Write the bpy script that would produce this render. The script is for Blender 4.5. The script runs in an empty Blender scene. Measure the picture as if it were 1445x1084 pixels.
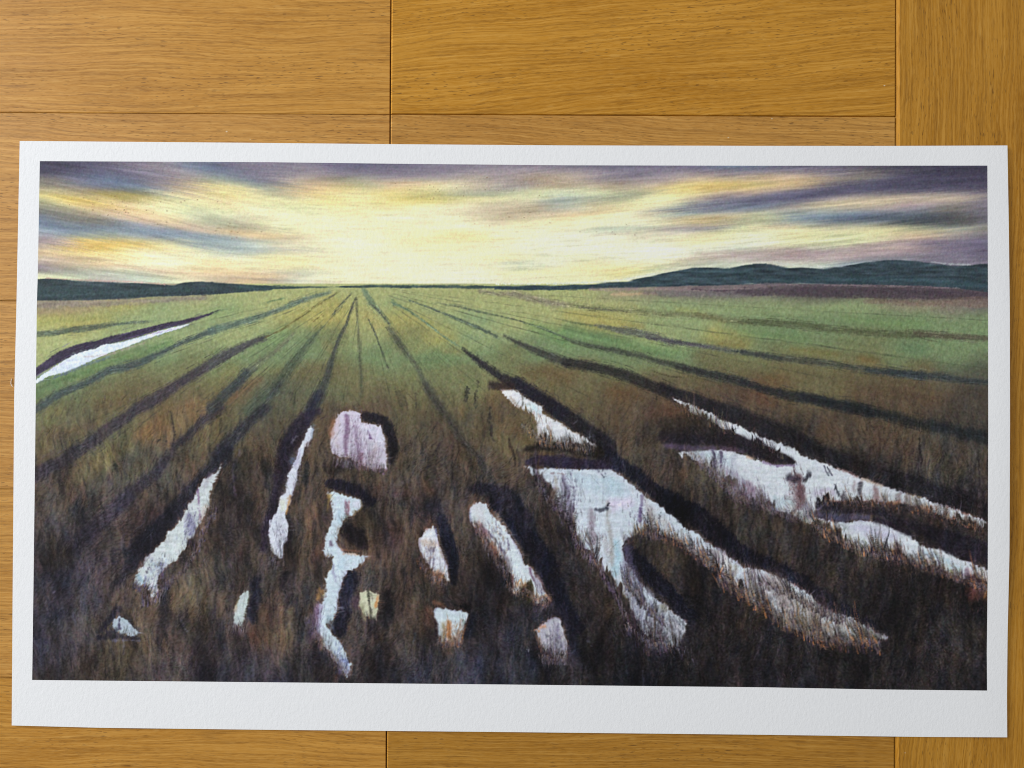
import bpy, bmesh, math
import numpy as np

# ---------------------------------------------------------------- scale, camera, light
K = 0.62/1445.0                      # metres of floor per unit of the measured layout
def mx(px): return (px-722.5)*K
def my(py): return -(py-542.0)*K
CAM_H = 0.62*26.0/36.0

scene = bpy.context.scene
cam_data = bpy.data.cameras.new('camera'); cam_data.lens = 26; cam_data.sensor_width = 36
cam_data.clip_start = .01; cam_data.clip_end = 50
cam = bpy.data.objects.new('camera', cam_data); scene.collection.objects.link(cam)
cam.location = (0, 0, CAM_H); cam.rotation_euler = (0, 0, 0)
scene.camera = cam

world = bpy.data.worlds.new('World'); scene.world = world; world.use_nodes = True
bg = world.node_tree.nodes['Background']
bg.inputs['Color'].default_value = (0.84, 0.86, 0.90, 1); bg.inputs['Strength'].default_value = 0.33

def area(name, loc, target, size, sizey, power, col):
    l = bpy.data.lights.new(name, 'AREA'); l.shape = 'RECTANGLE'; l.size = size; l.size_y = sizey
    l.energy = power; l.color = col
    o = bpy.data.objects.new(name, l); scene.collection.objects.link(o); o.location = loc
    from mathutils import Vector
    o.rotation_euler = (Vector(target)-Vector(loc)).to_track_quat('-Z', 'Y').to_euler()
    return o
# daylight from the window on the left, and the pale ceiling's return
area('window_light', (-1.7, 0.7, 1.2), (0, 0, 0), 1.2, 1.1, 40, (0.96, 0.98, 1.0))
area('ceiling_bounce', (0.5, 0.5, 2.3), (0, 0, 0), 2.2, 2.2, 11, (1.0, 0.97, 0.92))

scene.cycles.pixel_filter_type = 'BLACKMAN_HARRIS'; scene.cycles.filter_width = 1.05
scene.view_settings.view_transform = 'Standard'; scene.view_settings.look = 'None'
scene.view_settings.exposure = 0; scene.view_settings.gamma = 1; scene.view_settings.use_curve_mapping = False

# ---------------------------------------------------------------- node helpers
def material(name):
    m = bpy.data.materials.new(name); m.use_nodes = True
    nt = m.node_tree; b = nt.nodes['Principled BSDF']
    return m, nt, b
def node(nt, kind, **kw):
    n = nt.nodes.new(kind)
    for k, v in kw.items():
        if k in n.inputs: n.inputs[k].default_value = v
        else: setattr(n, k, v)
    return n
def math_(nt, op, a, b=None, clamp=False):
    n = nt.nodes.new('ShaderNodeMath'); n.operation = op; n.use_clamp = clamp
    for i, v in enumerate((a, b)):
        if v is None: continue
        if isinstance(v, (int, float)): n.inputs[i].default_value = v
        else: nt.links.new(v, n.inputs[i])
    return n.outputs[0]
def mix(nt, fac, a, b, mode='MIX'):
    n = nt.nodes.new('ShaderNodeMix'); n.data_type = 'RGBA'; n.blend_type = mode
    for i, v in ((0, fac), (6, a), (7, b)):
        if isinstance(v, (int, float)): n.inputs[i].default_value = v
        elif isinstance(v, tuple): n.inputs[i].default_value = v+(1,) if len(v) == 3 else v
        else: nt.links.new(v, n.inputs[i])
    return n.outputs[2]
def scaled(nt, src, s, off=(0, 0, 0), rot=0):
    m = nt.nodes.new('ShaderNodeMapping'); m.inputs['Scale'].default_value = s; m.inputs['Location'].default_value = off
    m.inputs['Rotation'].default_value = (0, 0, rot)
    nt.links.new(src, m.inputs['Vector']); return m.outputs[0]
def noise(nt, vec, scale, detail=3, rough=.55, dist=0):
    n = nt.nodes.new('ShaderNodeTexNoise'); n.inputs['Scale'].default_value = scale; n.inputs['Detail'].default_value = detail
    n.inputs['Roughness'].default_value = rough; n.inputs['Distortion'].default_value = dist
    nt.links.new(vec, n.inputs['Vector']); return n.outputs['Fac']
def ramp(nt, v, *stops):
    r = nt.nodes.new('ShaderNodeValToRGB'); e = r.color_ramp.elements
    while len(e) < len(stops): e.new(.5)
    for s, (p, c) in zip(e, stops):
        s.position = p; s.color = (c, c, c, 1) if isinstance(c, (int, float)) else c+(1,)
    nt.links.new(v, r.inputs[0]); return r.outputs[0]

# ---------------------------------------------------------------- oiled oak
def oak():
    m, nt, b = material('oiled_oak')
    uv = nt.nodes.new('ShaderNodeUVMap'); uv.uv_map = 'grain'
    at = nt.nodes.new('ShaderNodeAttribute'); at.attribute_name = 'board'      # tone, slant, seed
    sep = nt.nodes.new('ShaderNodeSeparateColor'); nt.links.new(at.outputs['Color'], sep.inputs[0])
    v0 = uv.outputs[0]
    # slow wander of the grain
    w = nt.nodes.new('ShaderNodeTexNoise'); w.inputs['Scale'].default_value = 1; w.inputs['Detail'].default_value = 2
    nt.links.new(scaled(nt, v0, (5, 14, 1)), w.inputs['Vector'])
    wob = nt.nodes.new('ShaderNodeVectorMath'); wob.operation = 'MULTIPLY_ADD'
    nt.links.new(w.outputs['Color'], wob.inputs[0]); wob.inputs[1].default_value = (0, .022, 0); nt.links.new(v0, wob.inputs[2])
    v = wob.outputs[0]
    w2 = nt.nodes.new('ShaderNodeTexNoise'); w2.inputs['Scale'].default_value = 1; w2.inputs['Detail'].default_value = 2
    nt.links.new(scaled(nt, v0, (55, 160, 1)), w2.inputs['Vector'])
    wb2 = nt.nodes.new('ShaderNodeVectorMath'); wb2.operation = 'MULTIPLY_ADD'
    nt.links.new(w2.outputs['Color'], wb2.inputs[0]); wb2.inputs[1].default_value = (0, .0022, 0); nt.links.new(v, wb2.inputs[2])
    v = wb2.outputs[0]
    broad = noise(nt, scaled(nt, v, (4, 26, 1)), 1, 4, .6)
    band = noise(nt, scaled(nt, v, (5, 240, 1)), 1, 4, .62)
    fine = noise(nt, scaled(nt, v, (13, 820, 1)), 1, 3, .6)
    hair = noise(nt, scaled(nt, v, (160, 1500, 1)), 1, 2, .5)
    pore = ramp(nt, noise(nt, scaled(nt, v, (190, 1500, 1), (3, 1, 0)), 1, 1, .5), (.30, 1.0), (.375, 0.0))
    porel = ramp(nt, noise(nt, scaled(nt, v, (40, 420, 1), (7, 2, 0)), 1, 3, .6), (.33, 1.0), (.43, 0.0))
    where = ramp(nt, noise(nt, scaled(nt, v, (9, 45, 1), (1, 5, 0)), 1, 2, .5), (.40, .15), (.62, 1.0))
    ray = ramp(nt, noise(nt, scaled(nt, v0, (60, 260, 1), (2, 9, 0)), 1, 2, .5), (.66, 0.0), (.74, 1.0))
    c = mix(nt, ramp(nt, broad, (.30, 0.0), (.72, 1.0)), (.46, .200, .025), (.60, .292, .050))
    c = mix(nt, math_(nt, 'MULTIPLY', ramp(nt, band, (.44, 0.0), (.66, 1.0)), .26), c, (.29, .118, .012))
    c = mix(nt, math_(nt, 'MULTIPLY', ramp(nt, fine, (.50, 0.0), (.60, 1.0)), .44), c, (.25, .103, .014))
    c = mix(nt, math_(nt, 'MULTIPLY', ramp(nt, fine, (.34, 1.0), (.47, 0.0)), .45), c, (.74, .41, .10))
    c = mix(nt, math_(nt, 'MULTIPLY', ramp(nt, hair, (.35, 1.0), (.6, 0.0)), .28), c, (.70, .39, .10))
    c = mix(nt, math_(nt, 'MULTIPLY', porel, .28), c, (.16, .062, .012))
    c = mix(nt, math_(nt, 'MULTIPLY', math_(nt, 'MULTIPLY', pore, where), .62), c, (.075, .032, .012))
    c = mix(nt, math_(nt, 'MULTIPLY', ray, .22), c, (.75, .46, .14))
    vo = nt.nodes.new('ShaderNodeTexVoronoi'); vo.inputs['Scale'].default_value = 1; nt.links.new(scaled(nt, v0, (75, 110, 1)), vo.inputs['Vector'])
    sc = nt.nodes.new('ShaderNodeSeparateColor'); nt.links.new(vo.outputs['Color'], sc.inputs[0])
    sp = math_(nt, 'MULTIPLY', ramp(nt, vo.outputs['Distance'], (.030, 1.0), (.060, 0.0)), math_(nt, 'GREATER_THAN', sc.outputs[0], .90))
    c = mix(nt, math_(nt, 'MULTIPLY', sp, .7), c, (.80, .70, .50))
    # each board has its own tone, darkened at right and bottom for light falloff
    hs = nt.nodes.new('ShaderNodeHueSaturation'); nt.links.new(c, hs.inputs['Color'])
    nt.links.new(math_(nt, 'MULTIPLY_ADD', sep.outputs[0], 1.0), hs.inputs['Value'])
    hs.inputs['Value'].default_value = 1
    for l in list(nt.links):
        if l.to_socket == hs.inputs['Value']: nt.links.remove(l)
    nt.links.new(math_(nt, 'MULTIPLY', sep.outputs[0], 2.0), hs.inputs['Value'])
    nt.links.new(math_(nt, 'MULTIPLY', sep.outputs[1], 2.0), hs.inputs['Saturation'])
    nt.links.new(hs.outputs[0], b.inputs['Base Color'])
    r_ = nt.nodes.new('ShaderNodeMapRange'); r_.inputs['To Min'].default_value = .40; r_.inputs['To Max'].default_value = .56
    nt.links.new(band, r_.inputs['Value']); nt.links.new(r_.outputs[0], b.inputs['Roughness'])
    b.inputs['Specular IOR Level'].default_value = .20
    bp = nt.nodes.new('ShaderNodeBump'); bp.inputs['Strength'].default_value = .35; bp.inputs['Distance'].default_value = .00025
    h = math_(nt, 'ADD', math_(nt, 'MULTIPLY', fine, .5), math_(nt, 'MULTIPLY', hair, .4))
    h = math_(nt, 'SUBTRACT', h, math_(nt, 'MULTIPLY', pore, .6))
    nt.links.new(h, bp.inputs['Height']); nt.links.new(bp.outputs[0], b.inputs['Normal'])
    return m

# boards: left course, middle course and the cross board on the right, each with eased edges
def seam_v(k, py):      # the upright joints lean a little
    return {0: 551.6-6.4*py/1050., 1: 1263.6-1.6*py/1050.}[k]
def seam_h(k, px):
    y = -370+264.5*k
    return y + (px/1260.)*(6.2) + (0 if k < 3 else 1.2*(k-2))
def build_floor():
    bm = bmesh.new(); uvl = bm.loops.layers.uv.new('grain'); cl = bm.loops.layers.float_color.new('board')
    def board(quad, vertical, slant, tone, sat, top, gaps, ease, seed, drop=.00022):
        # quad: four corners (px,py) TL TR BR BL; gaps/ease: per side L T R B in layout units
        (x0, y0), (x1, y1), (x2, y2), (x3, y3) = quad
        def ring(g, z):
            return [(x0+g[0], y0+g[1], z), (x1-g[2], y1+g[1], z), (x2-g[2], y2-g[3], z), (x3+g[0], y3-g[3], z)]
        inner = ring([a+b for a, b in zip(gaps, ease)], top)
        mid = ring([a+b*.2 for a, b in zip(gaps, ease)], top-drop)
        rim = ring(gaps, top-.0014); low = ring(gaps, -.012)
        vs = [[bm.verts.new((mx(a), my(b), z)) for a, b, z in r] for r in (inner, mid, rim, low)]
        faces = [bm.faces.new(vs[0][::-1])]
        for a, b in zip(vs[:-1], vs[1:]):
            for i in range(4):
                j = (i+1) % 4
                faces.append(bm.faces.new((a[i], a[j], b[j], b[i])))
        ca, sa = math.cos(slant), math.sin(slant)
        for fi, f in enumerate(faces):
            lit_edge = 1.3 if (fi == 4 and drop > .0003) else 1.0  # left-facing bevels toned paler: the window highlight painted into the colour
            for l in f.loops:
                x, y = l.vert.co.x, l.vert.co.y
                if vertical: x, y = y, -x
                l[uvl].uv = (x*ca-y*sa+seed*3.17, x*sa+y*ca+seed*1.73)
                l[cl] = (tone*lit_edge/2, sat/2, 0, 1)
    rr = np.random.default_rng(3)
    tones = {(0, 0): (.98, 1.0), (1, 0): (.98, 1.0), (2, 0): (.99, .97), (3, 0): (.99, .96), (4, 0): (.98, .97), (5, 0): (.97, 1.0), (4, 1): (.85, 1.0),
             (0, 1): (.92, 1.05), (1, 1): (.95, 1.04), (2, 1): (.93, .98), (5, 1): (.80, 1.02)}  # lower middle boards toned down to carry the light's falloff
    for k in range(-6, 12):
        for c in range(-2, 2):
            xa = (lambda y: -1500) if c == -2 else (lambda y: -700) if c == -1 else ((lambda y: -120) if c == 0 else (lambda y: seam_v(0, y)))
            xb = (lambda y: -700) if c == -2 else (lambda y: -120) if c == -1 else ((lambda y: seam_v(0, y)) if c == 0 else (lambda y: seam_v(1, y)))
            ya, yb = (lambda x: seam_h(k, x)), (lambda x: seam_h(k+1, x))
            q = []
            for fx, fy in ((xa, ya), (xb, ya), (xb, yb), (xa, yb)):
                y = fy(0); x = fx(y); y = fy(x); x = fx(y); q.append((x, y))
            tone, sat = tones.get((k, c), (1.0, .97))
            up = k == 1 or k == 0
            sl = {-2: .02, -1: .01, 0: .012, 1: -.085 if k == 1 else (.05 if k == 2 else .03)}[c]
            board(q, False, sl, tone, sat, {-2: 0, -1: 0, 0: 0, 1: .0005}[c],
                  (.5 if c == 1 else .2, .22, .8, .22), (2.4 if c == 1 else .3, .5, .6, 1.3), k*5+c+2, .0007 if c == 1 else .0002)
    yt, yb_ = -1950, 2800
    for i, (a, b) in enumerate(((0, 264.), (264., 528.), (528., 792.), (792., 1056.), (1056., 1320.))):
        q = [(seam_v(1, yt)+a, yt), (seam_v(1, yt)+b, yt), (seam_v(1, yb_)+b, yb_), (seam_v(1, yb_)+a, yb_)]
        board(q, True, .035, (.86, .9, .9, .88, .91)[i], 1.04, .0009, (.7, .2, .8, .2), (4.6, 1, 1, 1), 40+i, .0009)  # right boards' lower tone includes painted light falloff
    # sub-floor seen in the joints
    z = -.004
    sub = [bm.verts.new((mx(a), my(b), z)) for a, b in ((-1490, -1940), (2570, -1940), (2570, 2790), (-1490, 2790))]
    f = bm.faces.new(sub[::-1]); f.material_index = 1
    bm.normal_update()
    me = bpy.data.meshes.new('floor'); bm.to_mesh(me); bm.free()
    me.materials.append(oak())
    dm, nt, b = material('joint_dust')
    n = noise(nt, scaled(nt, nt.nodes.new('ShaderNodeTexCoord').outputs['Object'], (900, 900, 900)), 1, 2)
    nt.links.new(mix(nt, n, (.02, .012, .008), (.06, .035, .02)), b.inputs['Base Color']); b.inputs['Roughness'].default_value = .9
    me.materials.append(dm)
    o = bpy.data.objects.new('floor', me); scene.collection.objects.link(o); o['kind'] = 'structure'
    return o
build_floor()
# ---------------------------------------------------------------- the printed landscape, brushed stroke by stroke
X0, Y0, W, H = 40, 220, 1364, 764          # canvas: a millimetre-like grid on the sheet
rng = np.random.default_rng(7)

def fnoise(sx, sy, seed):
    r = np.random.default_rng(seed)
    n = r.standard_normal((H, W)).astype(np.float32)
    fy = np.fft.fftfreq(H)[:, None]; fx = np.fft.rfftfreq(W)[None, :]
    g = np.exp(-2*(np.pi**2)*((fx*sx)**2 + (fy*sy)**2))
    n = np.fft.irfft2(np.fft.rfft2(n)*g, s=(H, W))
    n -= n.mean(); n /= n.std()
    return n.astype(np.float32)

def blur(img, sx, sy):
    pad = 24
    p = np.pad(img, ((pad, pad), (pad, pad), (0, 0)), mode='edge')
    fy = np.fft.fftfreq(p.shape[0])[:, None]; fx = np.fft.rfftfreq(p.shape[1])[None, :]
    g = np.exp(-2*(np.pi**2)*((fx*sx)**2 + (fy*sy)**2))
    out = np.stack([np.fft.irfft2(np.fft.rfft2(p[..., c])*g, s=p.shape[:2]) for c in range(img.shape[2])], -1)
    return out[pad:-pad, pad:-pad].astype(np.float32)

YY, XX = np.mgrid[0:H, 0:W].astype(np.float32)
PX = XX + X0; PY = YY + Y0

def sample(img, x, y):
    x = np.clip(x, 0, img.shape[1]-1.001); y = np.clip(y, 0, img.shape[0]-1.001)
    xi = x.astype(np.int32); yi = y.astype(np.int32)
    fx = (x-xi)[..., None]; fy = (y-yi)[..., None]
    return ((img[yi, xi]*(1-fx) + img[yi, xi+1]*fx)*(1-fy)
            + (img[yi+1, xi]*(1-fx) + img[yi+1, xi+1]*fx)*fy)

def grid(rows, pal, xs, ys):
    g = np.array([[pal[ch] for ch in r] for r in rows], np.float32)
    out = np.zeros((H, W, 3), np.float32)
    xr = np.interp(PX[0], xs, np.arange(len(xs)))
    yr = np.interp(PY[:, 0], ys, np.arange(len(ys)))
    return sample(g, np.broadcast_to(xr[None, :], (H, W)), np.broadcast_to(yr[:, None], (H, W)))

T = {'Z': (0, 0, 1)}
for k in range(5):
    T['S%d' % k] = (50+250*k, 228, 5.78); T['F%d' % k] = (50+250*k, 400, 5.78)
for n, o in dict(M0=(50, 580), M1=(320, 580), M2=(590, 540), M3=(860, 540), M4=(1130, 540), N0=(50, 775), N1=(320, 775),
                 N2=(590, 700), N3=(860, 700), N4=(1130, 700), L2=(590, 800), L3=(860, 800), L4=(1130, 800)).items():
    T[n] = (o[0], o[1], 5.352)
for n, o in dict(A0=(0, 180), A1=(340, 180), A2=(700, 180), A3=(1065, 180), B0=(0, 400), B1=(340, 400), B2=(700, 400),
                 B3=(1065, 400), C3=(1065, 570)).items():
    T[n] = (o[0], o[1], 3.8026)

def pts(t, s):
    """'x,y[,w] x,y[,w]' in the sheet's own tiles -> points"""
    ox, oy, k = T[t]
    out = []
    for p in s.split():
        v = [float(q) for q in p.split(',')]
        out.append((ox+v[0]/k, oy+v[1]/k) + ((v[2]/k,) if len(v) > 2 else ()))
    return out

cv = None
STAGE = 0
n_rag = fnoise(1.1, 5.0, 11)      # upright streaks
n_hor = fnoise(7.0, 1.1, 12)      # level streaks
n_fine = fnoise(.9, .9, 13)
n_mid = fnoise(6, 6, 14)

_lo = np.clip((PY-545)/70., 0, 1); _sky = np.clip((412-PY)/8., 0, 1)
n_fan = None
def _radial():
    # noise drawn out along the lines that meet at the vanishing point
    r = np.random.default_rng(15); n = r.standard_normal((400, 900)).astype(np.float32)
    fy = np.fft.fftfreq(400)[:, None]; fx = np.fft.rfftfreq(900)[None, :]
    n = np.fft.irfft2(np.fft.rfft2(n)*np.exp(-2*np.pi**2*((fx*.9)**2+(fy*5)**2)), s=(400, 900)); n /= n.std()
    th = np.arctan2(PX-512, np.maximum(PY-396, 1.)); rr = np.log(np.hypot(PX-512, (PY-396)*1.0)+12)
    return sample(n[..., None].astype(np.float32), (th+1.6)/3.2*895, (rr-2.4)/4.6*395)[..., 0]
n_fan = _radial()
n_tex = n_rag*_lo + (1-_lo)*((1-_sky)*(.6*n_fan+.5*n_fine) + _sky*.8*n_hor)
n_edge = n_rag*_lo + (1-_lo)*((1-_sky)*(.35*n_fan+.25*n_fine) + _sky*.3*n_hor)
pool_mask = np.zeros((H, W), np.float32)

def box(p, m):
    x = [q[0] for q in p]; y = [q[1] for q in p]
    x0 = int(max(0, min(x)-m-X0)); x1 = int(min(W, max(x)+m-X0+1)); y0 = int(max(0, min(y)-m-Y0)); y1 = int(min(H, max(y)+m-Y0+1))
    return slice(y0, y1), slice(x0, x1)

def comp(sl, a, col, var=.0, tex=None):
    c = np.array(col, np.float32)/255.
    if var:
        c = c*(1+var*(n_tex if tex is None else tex)[sl][..., None])
    cv[sl] = cv[sl]*(1-a[..., None]) + c*a[..., None]

def smooth(x): x = np.clip(x, 0, 1); return x*x*(3-2*x)

def stroke(t, s, col, a=.9, soft=2.0, rag=1.0, var=.06, hor=0.):
    p = pts(t, s)
    m = max(q[2] for q in p) + soft*2 + rag*3
    sl = box(p, m)
    x = PX[sl]; y = PY[sl]
    if x.size == 0: return
    best = np.full(x.shape, 1e9, np.float32)
    for (ax, ay, aw), (bx, by, bw) in zip(p[:-1], p[1:]):
        dx, dy = bx-ax, by-ay; L = dx*dx+dy*dy+1e-6
        u = np.clip(((x-ax)*dx+(y-ay)*dy)/L, 0, 1)
        d = np.hypot(x-ax-u*dx, y-ay-u*dy) - .5*(aw+(bw-aw)*u)
        best = np.minimum(best, d)
    best = best + rag*n_edge[sl]*.6 + rag*.5*n_fine[sl] + hor*n_hor[sl]
    comp(sl, a*smooth(.5-best/(2*soft)), col, var)

def poly(parts, col, a=1., soft=1.2, rag=1.0, var=.03, hor=0., grow=0., tex=None):
    p = []
    for t, s in parts: p += [q[:2] for q in pts(t, s)]
    sl = box(p, 6+grow+soft*2)
    x = PX[sl]; y = PY[sl]
    ins = np.zeros(x.shape, bool); dm = np.full(x.shape, 1e9, np.float32)
    for (ax, ay), (bx, by) in zip(p, p[1:]+p[:1]):
        if ay != by:
            c = ((ay > y) != (by > y)) & (x < (bx-ax)*(y-ay)/(by-ay)+ax)
            ins ^= c
        dx, dy = bx-ax, by-ay; L = dx*dx+dy*dy+1e-6
        u = np.clip(((x-ax)*dx+(y-ay)*dy)/L, 0, 1)
        dm = np.minimum(dm, np.hypot(x-ax-u*dx, y-ay-u*dy))
    d = np.where(ins, -dm, dm) - grow + rag*n_edge[sl]*.7 + .5*rag*n_fine[sl] + hor*n_hor[sl]
    al = a*smooth(.5-d/(2*soft)); comp(sl, al, col, var, tex)
    return sl, al

def lay(x, y, dx, dy, length, col, alpha, w=1, K=None):
    """brush many short strokes at once, in batches so that they build up"""
    K = K or int(length.max())+1
    N = len(x); u = np.linspace(0, 1, K)[None, :]
    for b in np.array_split(np.arange(N), max(1, N//1500)):
        qx = x[b, None] + dx[b, None]*length[b, None]*u - X0
        qy = y[b, None] + dy[b, None]*length[b, None]*u - Y0
        xf = np.floor(qx).astype(int); yf = np.floor(qy).astype(int); fx = qx-xf; fy = qy-yf
        al0 = alpha[b, None]*(1-u**2*.8)
        for ox, oy, wt_ in ((0, 0, (1-fx)*(1-fy)), (1, 0, fx*(1-fy)), (0, 1, (1-fx)*fy), (1, 1, fx*fy)):
            xi = xf+ox; yi = yf+oy
            ok = (xi >= 0) & (xi < W) & (yi >= 0) & (yi < H) & (wt_ > .04)
            al = (al0*wt_)[..., None]; cc = np.broadcast_to(col[b][:, None, :], xi.shape+(3,))
            yi, xi, cc, al = yi[ok], xi[ok], cc[ok], al[ok]
            cv[yi, xi] = cv[yi, xi]*(1-al) + cc*al

def furrow(t, s_, col, n=1.0, far=True, seed=0):
    # the bristle lines inside and just outside a furrow
    p = pts(t, s_); r = np.random.default_rng(int(p[0][0]*13+p[0][1]*7)+5000)
    for (ax, ay, aw), (bx, by, bw) in zip(p[:-1], p[1:]):
        L = np.hypot(bx-ax, by-ay); w = .5*(aw+bw)
        m = int(n*L*(w+1.5)/(9. if far else 14.))+1
        u = r.uniform(-.15, 1, m); o = r.normal(0, .36, m)*(w+1)
        dx, dy = (bx-ax)/(L+1e-6), (by-ay)/(L+1e-6)
        x = ax+(bx-ax)*u-dy*o; y = ay+(by-ay)*u+dx*o
        c = np.array(col)/255.*(1+.22*r.standard_normal((m, 1)))
        light = (r.uniform(0, 1, m) < .16)[:, None]
        c = np.where(light, c*1.5, c*.9)
        th = r.normal(0, .05, m); ex = dx*np.cos(th)-dy*np.sin(th); ey = dx*np.sin(th)+dy*np.cos(th)
        lay(x, y, ex, ey, r.uniform(.25, .7, m)*min(L, 38)+2, np.clip(c, .03, 1), r.uniform(.15, .5, m))

def dabs(n, x0, x1, y0, y1, l0, l1, ang, jit, amp, alpha, w=1, hue=.03, mask=None, tint=None, seed=0):
    """strokes that carry the paint under their foot along with them, jittered"""
    r = np.random.default_rng(seed)
    x = r.uniform(x0, x1, n); y = r.uniform(y0, y1, n)
    if mask is not None:
        k = mask(x, y, r); x, y = x[k], y[k]; n = len(x)
    th = np.radians(ang(x, y) if callable(ang) else ang) + np.radians(jit)*r.standard_normal(n)
    L = r.uniform(l0, l1, n)
    src = sample(cv, x-X0, y-Y0)
    col = src*(1+amp*r.standard_normal((n, 1))) + hue*r.standard_normal((n, 3))
    if tint is not None:
        tn = np.array(tint, np.float32)/255.; pick = tn[r.integers(0, len(tn), n)]
        col = col*.35 + pick*.65*(1+.25*r.standard_normal((n, 1)))
    col = np.clip(col, .02, 1)
    lay(x, y, np.cos(th), -np.sin(th), L, col, np.full(n, alpha)*r.uniform(.5, 1, n), w)

def rgb(**k): return {a: tuple(c/255. for c in b) for a, b in k.items()}

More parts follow.
